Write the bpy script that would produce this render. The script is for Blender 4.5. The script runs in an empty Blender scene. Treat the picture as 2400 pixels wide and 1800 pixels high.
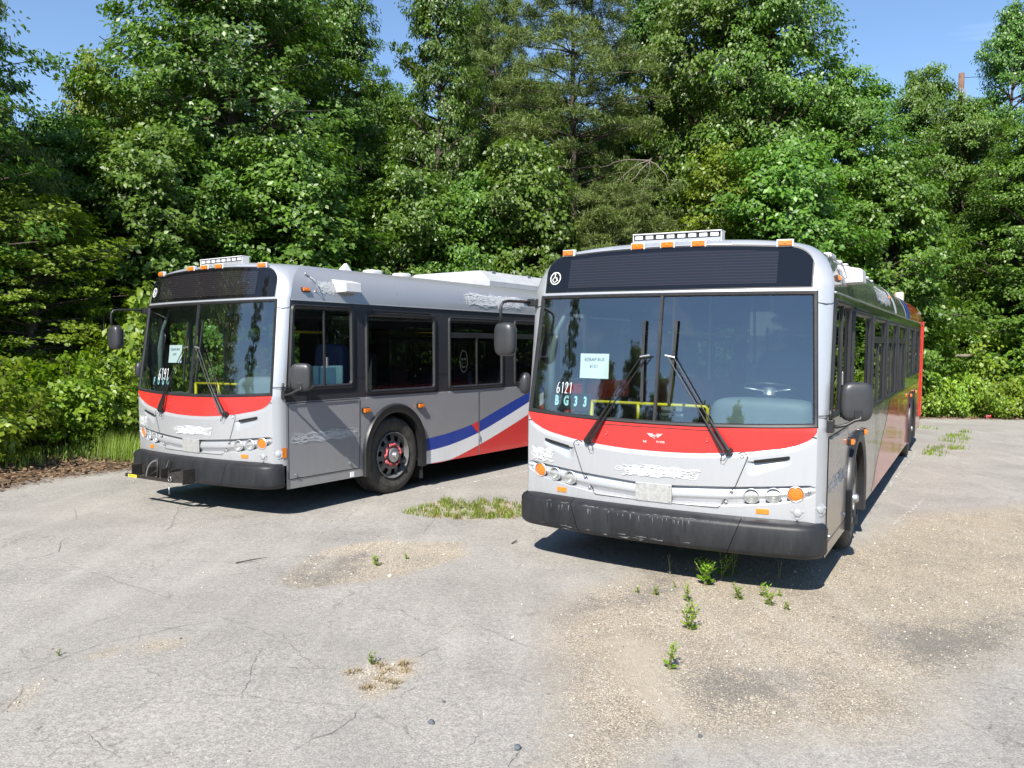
import bpy, bmesh, math, random
import numpy as np
from mathutils import Vector, Matrix
random.seed(7); RNG = np.random.default_rng(11)
scene = bpy.context.scene
COL = scene.collection
R_ = math.radians

# ------------------------------------------------------------------ camera
HFOV = 64.068; PITCH = 0.0451109; ROLL = 0.0145503; CAM_H = 1.8924
cd = bpy.data.cameras.new('camera'); cam = bpy.data.objects.new('camera', cd); COL.objects.link(cam)
cd.sensor_fit = 'HORIZONTAL'; cd.angle = R_(HFOV); cd.clip_start = 0.05; cd.clip_end = 2000
cp, sp, cr, sr = math.cos(PITCH), math.sin(PITCH), math.cos(ROLL), math.sin(ROLL)
rt = Vector((cr, sr*sp, sr*cp)); up = Vector((-sr, cr*sp, cr*cp)); fw = Vector((0, cp, -sp))
cam.matrix_world = Matrix(((rt.x, up.x, -fw.x, 0), (rt.y, up.y, -fw.y, 0), (rt.z, up.z, -fw.z, CAM_H), (0, 0, 0, 1)))
scene.camera = cam

# ------------------------------------------------------------------ sky and sun
SUN_EL = R_(43); SUN_TRAVEL = Vector((0.335, 0.942, 0)).normalized()
to_sun = Vector((-SUN_TRAVEL.x*math.cos(SUN_EL), -SUN_TRAVEL.y*math.cos(SUN_EL), math.sin(SUN_EL)))
w = bpy.data.worlds.new('World'); scene.world = w; w.use_nodes = True
nt = w.node_tree; nt.nodes.clear()
sky = nt.nodes.new('ShaderNodeTexSky'); sky.sky_type = 'NISHITA'; sky.sun_disc = False
sky.sun_elevation = SUN_EL; sky.sun_rotation = math.atan2(to_sun.x, to_sun.y)
sky.altitude = 100; sky.air_density = 1.0; sky.dust_density = 0.0; sky.ozone_density = 4.0
bg = nt.nodes.new('ShaderNodeBackground'); bg.inputs['Strength'].default_value = 0.105
tc = nt.nodes.new('ShaderNodeTexCoord'); mp = nt.nodes.new('ShaderNodeMapping'); mp.inputs['Scale'].default_value = (1.0, 1.6, 5.0)
cn = nt.nodes.new('ShaderNodeTexNoise'); cn.inputs['Scale'].default_value = 2.1; cn.inputs['Detail'].default_value = 6; cn.inputs['Distortion'].default_value = 0.6
cramp = nt.nodes.new('ShaderNodeValToRGB'); cramp.color_ramp.elements[0].position = 0.56; cramp.color_ramp.elements[1].position = 0.88
cramp.color_ramp.elements[1].color = (0.30, 0.30, 0.30, 1)
cmix = nt.nodes.new('ShaderNodeMixRGB'); cmix.inputs['Color2'].default_value = (10.0, 11.0, 12.0, 1)
out = nt.nodes.new('ShaderNodeOutputWorld')
L = nt.links.new
L(tc.outputs['Generated'], mp.inputs['Vector']); L(mp.outputs[0], cn.inputs['Vector']); L(cn.outputs['Fac'], cramp.inputs['Fac'])
L(cramp.outputs['Color'], cmix.inputs['Fac']); L(sky.outputs[0], cmix.inputs['Color1']); L(cmix.outputs[0], bg.inputs['Color']); L(bg.outputs[0], out.inputs['Surface'])
sd = bpy.data.lights.new('sun', 'SUN'); sun = bpy.data.objects.new('sun', sd); COL.objects.link(sun)
sd.energy = 5.0; sd.angle = R_(0.53); sd.color = (1.0, 0.945, 0.865)
sun.rotation_euler = (-to_sun).to_track_quat('-Z', 'Y').to_euler(); sun.location = (0, 0, 30)
vs = scene.view_settings; vs.view_transform = 'Standard'; vs.look = 'None'; vs.exposure = 0.90; vs.gamma = 1; vs.use_curve_mapping = False
cy = scene.cycles; cy.max_bounces = 6; cy.transparent_max_bounces = 12; cy.transmission_bounces = 4; cy.glossy_bounces = 3; cy.diffuse_bounces = 3; cy.use_adaptive_sampling = True; cy.adaptive_threshold = 0.02
cy.use_denoising = True; cy.caustics_reflective = False; cy.caustics_refractive = False; cy.sample_clamp_indirect = 6.0

# ------------------------------------------------------------------ helpers
def tag(o, label=None, cat=None, group=None, kind=None):
    if label: o['label'] = label
    if cat: o['category'] = cat
    if group: o['group'] = group
    if kind: o['kind'] = kind
    return o
def empty(name, loc=(0, 0, 0), rz=0.0):
    o = bpy.data.objects.new(name, None); COL.objects.link(o); o.location = loc; o.rotation_euler = (0, 0, rz); o.empty_display_size = 0.3; return o
def link(name, me, mat=None, parent=None):
    o = bpy.data.objects.new(name, me); COL.objects.link(o)
    if mat is not None and len(me.materials) == 0: me.materials.append(mat)
    if parent: o.parent = parent
    return o
def np_mesh(name, V, F, mat=None, smooth=False):
    """V (n,3), F (m,k) arrays -> mesh"""
    V = np.ascontiguousarray(V, dtype=np.float32); F = np.ascontiguousarray(F, dtype=np.int32)
    me = bpy.data.meshes.new(name); m, k = F.shape
    me.vertices.add(len(V)); me.vertices.foreach_set('co', V.ravel())
    me.loops.add(m*k); me.loops.foreach_set('vertex_index', F.ravel())
    me.polygons.add(m); me.polygons.foreach_set('loop_start', np.arange(0, m*k, k, dtype=np.int32))
    me.update(calc_edges=True)
    if smooth: me.polygons.foreach_set('use_smooth', np.ones(m, dtype=bool))
    if mat is not None: me.materials.append(mat)
    return me
class G:
    """collects shapes, then becomes ONE mesh object"""
    def __init__(s): s.v = []; s.f = []
    def add(s, v, f, M=None):
        b = len(s.v)
        s.v += [tuple(M @ Vector(p)) if M is not None else tuple(p) for p in v]
        s.f += [tuple(i+b for i in q) for q in f]; return s
    def box(s, x0, x1, y0, y1, z0, z1, M=None):
        v = [(x0,y0,z0),(x1,y0,z0),(x1,y1,z0),(x0,y1,z0),(x0,y0,z1),(x1,y0,z1),(x1,y1,z1),(x0,y1,z1)]
        return s.add(v, [(0,3,2,1),(4,5,6,7),(0,1,5,4),(1,2,6,5),(2,3,7,6),(3,0,4,7)], M)
    def sheet(s, rows, closed=False, skip=None, M=None):
        n = len(rows[0]); v = [p for r in rows for p in r]; f = []
        for i in range(len(rows)-1):
            for j in range(n if closed else n-1):
                if skip and skip(i, j): continue
                k = (j+1) % n; f.append((i*n+j, i*n+k, (i+1)*n+k, (i+1)*n+j))
        return s.add(v, f, M)
    def tube(s, pts, r, n=8, caps=True, M=None):
        pts = [Vector(p) for p in pts]; rr = r if isinstance(r, (list, tuple)) else [r]*len(pts); rows = []
        ref = None
        for i, p in enumerate(pts):
            t = (pts[min(i+1, len(pts)-1)]-pts[max(i-1, 0)]).normalized()
            if ref is None: ref = Vector((0,0,1)) if abs(t.z) < 0.9 else Vector((1,0,0))
            a = t.cross(ref).normalized(); b = a.cross(t).normalized(); ref = b
            rows.append([p+a*math.cos(2*math.pi*k/n)*rr[i]+b*math.sin(2*math.pi*k/n)*rr[i] for k in range(n)])
        b0 = len(s.v); s.sheet(rows, closed=True, M=M)
        if caps:
            s.f.append(tuple(b0+k for k in range(n))); e = b0+(len(pts)-1)*n; s.f.append(tuple(e+k for k in reversed(range(n))))
        return s
    def lathe(s, prof, n=24, M=None, cap0=False, cap1=False):
        """prof [(radius, height)] about local Z"""
        rows = [[(r*math.cos(2*math.pi*k/n), r*math.sin(2*math.pi*k/n), h) for k in range(n)] for r, h in prof]
        b0 = len(s.v); s.sheet(rows, closed=True, M=M)
        if cap0: s.f.append(tuple(b0+k for k in reversed(range(n))))
        if cap1: e = b0+(len(prof)-1)*n; s.f.append(tuple(e+k for k in range(n)))
        return s
    def blob(s, c, rad, e1=0.4, e2=0.4, nu=24, nv=14, M=None):
        """superellipsoid: rounded box with half sizes rad"""
        def q(a, e): return math.copysign(abs(a)**e, a)
        rows = []
        for i in range(nv+1):
            ph = -math.pi/2+math.pi*i/nv
            rows.append([(c[0]+rad[0]*q(math.cos(ph), e1)*q(math.cos(2*math.pi*k/nu), e2), c[1]+rad[1]*q(math.cos(ph), e1)*q(math.sin(2*math.pi*k/nu), e2), c[2]+rad[2]*q(math.sin(ph), e1)) for k in range(nu)])
        return s.sheet(rows, closed=True, M=M)
    def poly(s, pts, M=None): return s.add(pts, [tuple(range(len(pts)))], M)
    def obj(s, name, mat, parent=None, smooth=False, bevel=0.0, label=None):
        me = bpy.data.meshes.new(name); me.from_pydata(s.v, [], s.f); me.update()
        bm = bmesh.new(); bm.from_mesh(me); bmesh.ops.remove_doubles(bm, verts=bm.verts, dist=1e-5); bmesh.ops.recalc_face_normals(bm, faces=bm.faces); bm.to_mesh(me); bm.free()
        if smooth:
            for p in me.polygons: p.use_smooth = True
        o = link(name, me, mat, parent)
        if bevel:
            b = o.modifiers.new('bevel', 'BEVEL'); b.width = bevel; b.segments = 2; b.limit_method = 'ANGLE'; b.angle_limit = R_(40)
        if smooth == 'auto':
            me.set_sharp_from_angle(angle=R_(38))
        if label: o['label'] = label
        return o
def text_geo(s, size, spacing=1.0, shear=0.0, bold=0.02):
    cu = bpy.data.curves.new('t', 'FONT'); cu.body = s; cu.size = size; cu.align_x = 'CENTER'; cu.align_y = 'CENTER'; cu.space_character = spacing; cu.shear = shear; cu.resolution_u = 3; cu.offset = size*bold
    o = bpy.data.objects.new('t', cu); COL.objects.link(o); dg = bpy.context.evaluated_depsgraph_get(); me = bpy.data.meshes.new_from_object(o.evaluated_get(dg))
    v = [tuple(p.co) for p in me.vertices]; f = [tuple(p.vertices) for p in me.polygons]
    bpy.data.objects.remove(o); bpy.data.curves.remove(cu); bpy.data.meshes.remove(me); return v, f

# ------------------------------------------------------------------ materials
def material(name):
    m = bpy.data.materials.new(name); m.use_nodes = True; n = m.node_tree; b = n.nodes['Principled BSDF']; return m, n, b
def N(n, t, **kw):
    x = n.nodes.new(t)
    for k, v in kw.items():
        if k in x.inputs: x.inputs[k].default_value = v
        else: setattr(x, k, v)
    return x
def simple(name, col, rough=0.5, metal=0.0, coat=0.0, spec=0.5, var=0.0, vscale=6.0, bump=0.0, bscale=60.0, coat_rough=0.05):
    """plain coated / uncoated material with a little procedural unevenness"""
    m, n, b = material(name)
    b.inputs['Roughness'].default_value = rough; b.inputs['Metallic'].default_value = metal; b.inputs['Coat Weight'].default_value = coat; b.inputs['Coat Roughness'].default_value = coat_rough
    b.inputs['Specular IOR Level'].default_value = spec; b.inputs['Base Color'].default_value = (*col, 1)
    tcn = N(n, 'ShaderNodeTexCoord')
    if var:
        t = N(n, 'ShaderNodeTexNoise', Scale=vscale, Detail=6.0, Roughness=0.65); n.links.new(tcn.outputs['Object'], t.inputs['Vector'])
        r = N(n, 'ShaderNodeMapRange'); r.inputs['From Min'].default_value = 0.3; r.inputs['From Max'].default_value = 0.7; r.inputs['To Min'].default_value = 1-var; r.inputs['To Max'].default_value = 1+var
        n.links.new(t.outputs['Fac'], r.inputs['Value'])
        mx = N(n, 'ShaderNodeMixRGB', blend_type='MULTIPLY', Fac=1.0, Color1=(*col, 1)); n.links.new(r.outputs[0], mx.inputs['Color2']); n.links.new(mx.outputs[0], b.inputs['Base Color'])
        r2 = N(n, 'ShaderNodeMapRange'); r2.inputs['To Min'].default_value = max(rough-0.12, 0.03); r2.inputs['To Max'].default_value = min(rough+0.12, 1); n.links.new(t.outputs['Fac'], r2.inputs['Value']); n.links.new(r2.outputs[0], b.inputs['Roughness'])
    if bump:
        t = N(n, 'ShaderNodeTexNoise', Scale=bscale, Detail=4.0); n.links.new(tcn.outputs['Object'], t.inputs['Vector'])
        bp = N(n, 'ShaderNodeBump', Strength=bump, Distance=0.01); n.links.new(t.outputs['Fac'], bp.inputs['Height']); n.links.new(bp.outputs[0], b.inputs['Normal'])
    return m
def glass(name, tint, ior=1.75, grime=0.0):
    """thin pane: tinted see-through sheet with a fresnel reflection"""
    m = bpy.data.materials.new(name); m.use_nodes = True; n = m.node_tree; n.nodes.clear()
    o = N(n, 'ShaderNodeOutputMaterial'); mx = N(n, 'ShaderNodeMixShader'); tr = N(n, 'ShaderNodeBsdfTransparent'); gl = N(n, 'ShaderNodeBsdfGlossy', Roughness=0.0)
    tr.inputs['Color'].default_value = (*tint, 1); gl.inputs['Color'].default_value = (1, 1, 1, 1)
    fr = N(n, 'ShaderNodeFresnel', IOR=ior); gm = N(n, 'ShaderNodeNewGeometry'); io = N(n, 'ShaderNodeMapRange')   # same reflectance from either side of the thin pane
    io.inputs['To Min'].default_value = ior; io.inputs['To Max'].default_value = 1/ior; n.links.new(gm.outputs['Backfacing'], io.inputs['Value']); n.links.new(io.outputs[0], fr.inputs['IOR'])
    n.links.new(fr.outputs[0], mx.inputs[0]); n.links.new(tr.outputs[0], mx.inputs[1]); n.links.new(gl.outputs[0], mx.inputs[2])
    last = mx
    if grime:
        tcn = N(n, 'ShaderNodeTexCoord'); t = N(n, 'ShaderNodeTexNoise', Scale=2.5, Detail=8.0, Roughness=0.7); n.links.new(tcn.outputs['Object'], t.inputs['Vector'])
        r = N(n, 'ShaderNodeMapRange'); r.inputs['From Min'].default_value = 0.35; r.inputs['From Max'].default_value = 0.85; r.inputs['To Max'].default_value = grime; n.links.new(t.outputs['Fac'], r.inputs['Value'])
        df = N(n, 'ShaderNodeBsdfDiffuse', Color=(0.55, 0.55, 0.52, 1)); m2 = N(n, 'ShaderNodeMixShader'); n.links.new(r.outputs[0], m2.inputs[0]); n.links.new(mx.outputs[0], m2.inputs[1]); n.links.new(df.outputs[0], m2.inputs[2]); last = m2
    n.links.new(last.outputs[0], o.inputs['Surface']); return m

M = {}
def paint(name, col, metal=0.0, rough=0.35, coat=0.6, dirt=0.25, dirtcol=(0.30, 0.27, 0.22)):
    """vehicle paint: clear coat, faint mottling, road film gathering low down, vertical streaks"""
    m, n, b = material(name)
    tcn = N(n, 'ShaderNodeTexCoord'); sep = N(n, 'ShaderNodeSeparateXYZ'); n.links.new(tcn.outputs['Object'], sep.inputs[0])
    t1 = N(n, 'ShaderNodeTexNoise', Scale=3.0, Detail=7.0, Roughness=0.7); n.links.new(tcn.outputs['Object'], t1.inputs['Vector'])
    mp_ = N(n, 'ShaderNodeMapping'); mp_.inputs['Scale'].default_value = (22, 22, 1.2); n.links.new(tcn.outputs['Object'], mp_.inputs['Vector'])
    t2 = N(n, 'ShaderNodeTexNoise', Scale=1.0, Detail=4.0); n.links.new(mp_.outputs[0], t2.inputs['Vector'])
    lo = N(n, 'ShaderNodeMapRange'); lo.inputs['From Min'].default_value = 1.0; lo.inputs['From Max'].default_value = 0.25; lo.inputs['To Min'].default_value = 0.18; lo.inputs['To Max'].default_value = 1.0; n.links.new(sep.outputs['Z'], lo.inputs['Value'])
    a = N(n, 'ShaderNodeMath', operation='MULTIPLY'); n.links.new(t1.outputs['Fac'], a.inputs[0]); n.links.new(t2.outputs['Fac'], a.inputs[1])
    c = N(n, 'ShaderNodeMapRange'); c.inputs['From Min'].default_value = 0.12; c.inputs['From Max'].default_value = 0.42; n.links.new(a.outputs[0], c.inputs['Value'])
    d = N(n, 'ShaderNodeMath', operation='MULTIPLY'); n.links.new(c.outputs[0], d.inputs[0]); n.links.new(lo.outputs[0], d.inputs[1])
    e = N(n, 'ShaderNodeMath', operation='MULTIPLY'); e.inputs[1].default_value = dirt; n.links.new(d.outputs[0], e.inputs[0])
    mx = N(n, 'ShaderNodeMixRGB', Color1=(*col, 1), Color2=(*dirtcol, 1)); n.links.new(e.outputs[0], mx.inputs['Fac']); n.links.new(mx.outputs[0], b.inputs['Base Color'])
    rr = N(n, 'ShaderNodeMapRange'); rr.inputs['To Min'].default_value = rough; rr.inputs['To Max'].default_value = min(1, rough+0.35); n.links.new(e.outputs[0], rr.inputs['Value']); n.links.new(rr.outputs[0], b.inputs['Roughness'])
    b.inputs['Metallic'].default_value = metal; b.inputs['Coat Weight'].default_value = coat; b.inputs['Coat Roughness'].default_value = 0.06
    # slightly wavy panels
    t3 = N(n, 'ShaderNodeTexNoise', Scale=1.6, Detail=2.0); n.links.new(tcn.outputs['Object'], t3.inputs['Vector'])
    bp = N(n, 'ShaderNodeBump', Strength=0.16, Distance=0.05); n.links.new(t3.outputs['Fac'], bp.inputs['Height']); n.links.new(bp.outputs[0], b.inputs['Normal']); n.links.new(bp.outputs[0], b.inputs['Coat Normal'])
    return m
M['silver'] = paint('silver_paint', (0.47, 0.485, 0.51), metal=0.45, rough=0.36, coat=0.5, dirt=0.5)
M['silver_side'] = paint('silver_side_paint', (0.30, 0.305, 0.31), metal=0.85, rough=0.26, coat=0.5, dirt=0.35)  # darker copy of the silver: shade of the nearer bus's side in the colour
M['red_side'] = paint('red_side_paint', (0.48, 0.020, 0.020), metal=0.05, rough=0.3, coat=0.8, dirt=0.18)  # deeper copy of the red, with the side's shade put into its colour
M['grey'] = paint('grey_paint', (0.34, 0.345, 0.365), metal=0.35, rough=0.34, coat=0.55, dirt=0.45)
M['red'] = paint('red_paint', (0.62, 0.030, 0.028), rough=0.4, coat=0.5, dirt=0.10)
M['blue'] = paint('blue_paint', (0.014, 0.045, 0.30), rough=0.4, coat=0.4, dirt=0.12)
M['white'] = paint('white_paint', (0.74, 0.75, 0.77), rough=0.4, coat=0.3, dirt=0.15)
M['band'] = paint('black_band_paint', (0.030, 0.032, 0.038), rough=0.3, coat=0.6, dirt=0.10)
M['podgrey'] = simple('roof_pod_grey', (0.40, 0.41, 0.42), 0.5, var=0.12)
M['roofwhite'] = simple('white_plastic', (0.56, 0.56, 0.56), 0.45, var=0.08)
M['rubber'] = simple('black_rubber', (0.018, 0.018, 0.019), 0.45, var=0.25, vscale=9)
M['black'] = simple('black_plastic', (0.015, 0.015, 0.016), 0.42, var=0.2)
M['dark'] = simple('dark_void', (0.006, 0.006, 0.006), 0.9)
M['seam'] = simple('seam_shadow_gap', (0.02, 0.02, 0.022), 0.8)
M['mirror_shell'] = simple('mirror_shell_plastic', (0.030, 0.031, 0.034), 0.38, var=0.15)
M['mirror_glass'] = simple('mirror_glass', (0.8, 0.82, 0.84), 0.03, metal=1.0)
M['chrome'] = simple('chrome', (0.75, 0.75, 0.76), 0.18, metal=1.0)
M['steel'] = simple('bare_steel', (0.45, 0.45, 0.46), 0.45, metal=0.9, var=0.15)
M['rim'] = simple('wheel_steel', (0.16, 0.16, 0.16), 0.5, metal=0.35, var=0.35, vscale=14)
M['amber'] = simple('amber_lens', (0.62, 0.155, 0.012), 0.2, coat=0.6, var=0.08, vscale=40)
M['reflector'] = simple('orange_reflector', (0.75, 0.20, 0.02), 0.3, var=0.1, vscale=90)
M['led'] = simple('lamp_module', (0.62, 0.63, 0.66), 0.25, var=0.25, vscale=60)
M['lens'] = simple('headlamp_reflector', (0.78, 0.78, 0.76), 0.16, metal=0.85, var=0.15, vscale=50)
M['pane_w'] = glass('windscreen_glass', (0.66, 0.76, 0.76), 2.3, 0.008)
M['pane_t'] = glass('tinted_side_glass', (0.20, 0.23, 0.23), 1.75, 0.006)
M['pane_c'] = glass('clear_door_glass', (0.80, 0.88, 0.86), 1.5, 0.006)
M['lampglass'] = glass('headlamp_glass', (0.95, 0.95, 0.92), 1.5)
M['dash'] = simple('dash_grey_green', (0.13, 0.155, 0.148), 0.6, var=0.12)
M['yellow'] = simple('yellow_rail', (0.70, 0.55, 0.02), 0.35, coat=0.4, var=0.1)
M['seat_red'] = simple('red_seat', (0.45, 0.03, 0.035), 0.6, var=0.15)
M['seat_blue'] = simple('blue_driver_seat', (0.02, 0.035, 0.10), 0.7, var=0.2)
M['interior'] = simple('interior_grey', (0.12, 0.13, 0.14), 0.7, var=0.15)
M['floor'] = simple('dark_floor', (0.05, 0.05, 0.055), 0.8, var=0.3)
M['paper'] = simple('white_paper', (0.82, 0.83, 0.82), 0.7, var=0.02)
M['ink'] = simple('grey_print', (0.22, 0.22, 0.23), 0.7)
M['digits'] = simple('pale_digits', (0.50, 0.80, 0.82), 0.5, var=0.05)
M['chalk'] = simple('white_marker', (0.85, 0.87, 0.87), 0.6)
M['scrape'] = simple('scraped_paint', (0.54, 0.55, 0.56), 0.6, var=0.15, vscale=30)
M['label_y'] = simple('yellow_label', (0.80, 0.66, 0.03), 0.5, var=0.2, vscale=60)
M['nut_red'] = simple('faded_red_plastic', (0.52, 0.09, 0.10), 0.55, var=0.3, vscale=30)
M['teal'] = simple('pale_teal_card', (0.26, 0.44, 0.47), 0.6, var=0.1)
M['slate'] = simple('slate_blue_card', (0.10, 0.21, 0.30), 0.6, var=0.15)
M['logo'] = simple('pale_emblem', (0.80, 0.62, 0.60), 0.4)
M['scuff'] = simple('scuff_marks', (0.14, 0.14, 0.145), 0.7, var=0.3, vscale=40)
M['plate'] = simple('worn_plate', (0.42, 0.42, 0.41), 0.5, metal=0.4, var=0.22, vscale=34)
M['beige'] = simple('beige_stack', (0.50, 0.46, 0.38), 0.6, var=0.2)
# scuffed black bumper
def bumper_mat():
    m, n, b = material('scuffed_bumper'); tcn = N(n, 'ShaderNodeTexCoord')
    mp1 = N(n, 'ShaderNodeMapping'); mp1.inputs['Scale'].default_value = (7, 7, 2.0); n.links.new(tcn.outputs['Object'], mp1.inputs['Vector'])
    t1 = N(n, 'ShaderNodeTexNoise', Scale=1.0, Detail=8.0, Roughness=0.72); n.links.new(mp1.outputs[0], t1.inputs['Vector'])
    mp2 = N(n, 'ShaderNodeMapping'); mp2.inputs['Scale'].default_value = (40, 40, 6); n.links.new(tcn.outputs['Object'], mp2.inputs['Vector'])
    t2 = N(n, 'ShaderNodeTexNoise', Scale=1.0, Detail=5.0, Roughness=0.75, Distortion=0.8); n.links.new(mp2.outputs[0], t2.inputs['Vector'])
    cr1 = N(n, 'ShaderNodeValToRGB'); e = cr1.color_ramp.elements; e[0].position = 0.30; e[0].color = (0.010, 0.011, 0.013, 1); e[1].position = 0.78; e[1].color = (0.030, 0.031, 0.035, 1); n.links.new(t1.outputs['Fac'], cr1.inputs['Fac'])
    cr2 = N(n, 'ShaderNodeValToRGB'); e = cr2.color_ramp.elements; e[0].position = 0.60; e[0].color = (0, 0, 0, 1); e[1].position = 0.74; e[1].color = (1, 1, 1, 1); n.links.new(t2.outputs['Fac'], cr2.inputs['Fac'])
    s = N(n, 'ShaderNodeMath', operation='MULTIPLY'); s.inputs[1].default_value = 0.10; n.links.new(cr2.outputs['Color'], s.inputs[0])
    mx = N(n, 'ShaderNodeMixRGB', Color2=(0.28, 0.28, 0.28, 1)); n.links.new(s.outputs[0], mx.inputs['Fac']); n.links.new(cr1.outputs['Color'], mx.inputs['Color1']); n.links.new(mx.outputs[0], b.inputs['Base Color'])
    b.inputs['Roughness'].default_value = 0.46; b.inputs['Specular IOR Level'].default_value = 0.28
    bp = N(n, 'ShaderNodeBump', Strength=0.15, Distance=0.01); n.links.new(t1.outputs['Fac'], bp.inputs['Height']); n.links.new(bp.outputs[0], b.inputs['Normal']); return m
M['bumper'] = bumper_mat()
def tyre_mat():
    m, n, b = material('tyre_rubber'); tcn = N(n, 'ShaderNodeTexCoord'); t1 = N(n, 'ShaderNodeTexNoise', Scale=9.0, Detail=6.0, Roughness=0.7); n.links.new(tcn.outputs['Object'], t1.inputs['Vector'])
    c = N(n, 'ShaderNodeValToRGB'); e = c.color_ramp.elements; e[0].position = 0.35; e[0].color = (0.022, 0.021, 0.020, 1); e[1].position = 0.7; e[1].color = (0.075, 0.068, 0.058, 1); n.links.new(t1.outputs['Fac'], c.inputs['Fac']); n.links.new(c.outputs['Color'], b.inputs['Base Color']); b.inputs['Roughness'].default_value = 0.75; return m
M['tyre'] = tyre_mat()
def sign_mat():
    """smoked destination-sign glass: horizontal rows of dark lamp strips show faintly"""
    m, n, b = material('sign_glass'); tcn = N(n, 'ShaderNodeTexCoord'); sep = N(n, 'ShaderNodeSeparateXYZ'); n.links.new(tcn.outputs['Object'], sep.inputs[0])
    mu = N(n, 'ShaderNodeMath', operation='MULTIPLY'); mu.inputs[1].default_value = 1/0.0235; n.links.new(sep.outputs['Z'], mu.inputs[0])
    fr = N(n, 'ShaderNodeMath', operation='FRACT'); n.links.new(mu.outputs[0], fr.inputs[0])
    gt = N(n, 'ShaderNodeMath', operation='GREATER_THAN'); gt.inputs[1].default_value = 0.86; n.links.new(fr.outputs[0], gt.inputs[0])
    mx = N(n, 'ShaderNodeMixRGB', Color1=(0.012, 0.013, 0.016, 1), Color2=(0.040, 0.024, 0.018, 1)); n.links.new(gt.outputs[0], mx.inputs['Fac']); n.links.new(mx.outputs[0], b.inputs['Base Color'])
    b.inputs['Roughness'].default_value = 0.9; b.inputs['Specular IOR Level'].default_value = 0.0; b.inputs['Coat Weight'].default_value = 1.0; b.inputs['Coat Roughness'].default_value = 0.0; b.inputs['Coat IOR'].default_value = 1.6; return m
M['signglass'] = sign_mat()
M['blackglass'] = simple('black_border_glass', (0.006, 0.006, 0.007), 0.9, coat=1.0, coat_rough=0.0, spec=0.0)
# ------------------------------------------------------------------ ground height (the lot is not quite level)
CALR = ((1.10857, 6.53219), -0.515966, (-0.00060, 0.009674)); CALL = ((-3.69307, 9.14531), -0.593800, (0.015513, 0.007348))
def bus_matrix(cal):
    (bx, by), a, (t0, t1) = cal
    X = Vector((math.cos(a), math.sin(a), t0)).normalized(); Y = Vector((-math.sin(a), math.cos(a), t1)); Y = (Y-X*X.dot(Y)).normalized(); Z = X.cross(Y)
    return Matrix(((X.x, Y.x, Z.x, bx), (X.y, Y.y, Z.y, by), (X.z, Y.z, Z.z, 0), (0, 0, 0, 1)))
_ctrl = []
for cal in (CALR, CALL):
    mw = bus_matrix(cal)
    for y in (2.12, 9.60):
        for x in (-1.1, 1.1): p = mw @ Vector((x, y, 0)); _ctrl.append((p.x, p.y, p.z))
for p in ((0,0),(3,3.5),(-3,3.5),(-2,6.3),(2.5,5.0),(0.4,7.3),(-5,8.5),(-6.4,10.5)): _ctrl.append((*p, 0.0))
for k in range(12): _ctrl.append((60*math.cos(k*math.pi/6), 60*math.sin(k*math.pi/6), 0.10 if k < 7 else -0.05))
_ctrl = np.array(_ctrl)
_K = np.linalg.norm(_ctrl[:, None, :2]-_ctrl[None, :, :2], axis=2); _K = np.sqrt(_K**2+1.0)
_W = np.linalg.solve(_K+1e-6*np.eye(len(_K)), _ctrl[:, 2])
def gh(x, y):
    x = np.asarray(x, float); y = np.asarray(y, float); d = np.sqrt((x[..., None]-_ctrl[:, 0])**2+(y[..., None]-_ctrl[:, 1])**2+1.0); r = d @ _W
    return float(r) if r.ndim == 0 else r

# ------------------------------------------------------------------ bus: front surface
_ZS = [0, .6, 1.28, 2.347, 2.748, 3]; _YS = [.13, .13, .12, .268, .355, .41]
def fbase(z): return float(np.interp(z, _ZS, _YS))
def fy(x, z, bow=1.0): return fbase(z)+bow*.105*(abs(x)/1.1)**2.2
def wsb(x): return 1.28+.036*(x/1.235)**2            # windscreen lower edge
WST = 2.350                                          # windscreen upper edge
def hw(z): return float(np.interp(z, [1.3, 2.35], [1.235, 1.183]))
def redbot(x): return float(np.interp(abs(x), [0, .25, .5, .76, 1.0, 1.1, 1.18, 1.22, 1.235], [1.056, 1.060, 1.076, 1.103, 1.143, 1.172, 1.215, 1.255, 1.285]))
def btop(x): return float(np.interp(abs(x), [0, .15, .65, 1.0, 1.19, 1.235], [.797, .797, .828, .858, .876, .862]))
def bbot(x): return float(np.interp(abs(x), [0, .15, .54, .86, 1.05, 1.19, 1.235], [.645, .645, .664, .700, .735, .780, .815]))
def ys_edge(z): return .395+max(z-1.3, 0)*.075
def relief(x, z):
    """how far the nose skin lies behind (negative) its basic surface"""
    o = 0.0; ax = abs(x); rb = redbot(x)
    if z < wsb(x):
        if z >= rb: o -= .022*(wsb(x)-z)/max(wsb(x)-rb, .03)*min(1, (1.235-ax)/.12)
        elif z > rb-.026: o -= .022*(z-(rb-.026))/.026*min(1, (1.235-ax)/.12)
    if .745 < ax < 1.05:
        zs = 1.035+(ax-.795)*.18; h = float(np.interp(ax, [.745, .80, 1.05], [.10, .105, .045])); t = (zs-z)/h
        if 0 <= t <= 1: o -= .030*(1-t)*min(1, (ax-.745)/.03, (1.05-ax)/.03)
    return o
def S(x, z, off=0.0, rel=True):
    e = 1e-3; fx = (fy(x+e, z)-fy(x-e, z))/(2*e); fz = (fy(x, z+e)-fy(x, z-e))/(2*e); n = Vector((fx, -1, fz)).normalized()
    return Vector((x, fy(x, z), z))+n*(off+(relief(x, z) if rel else 0))
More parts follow.
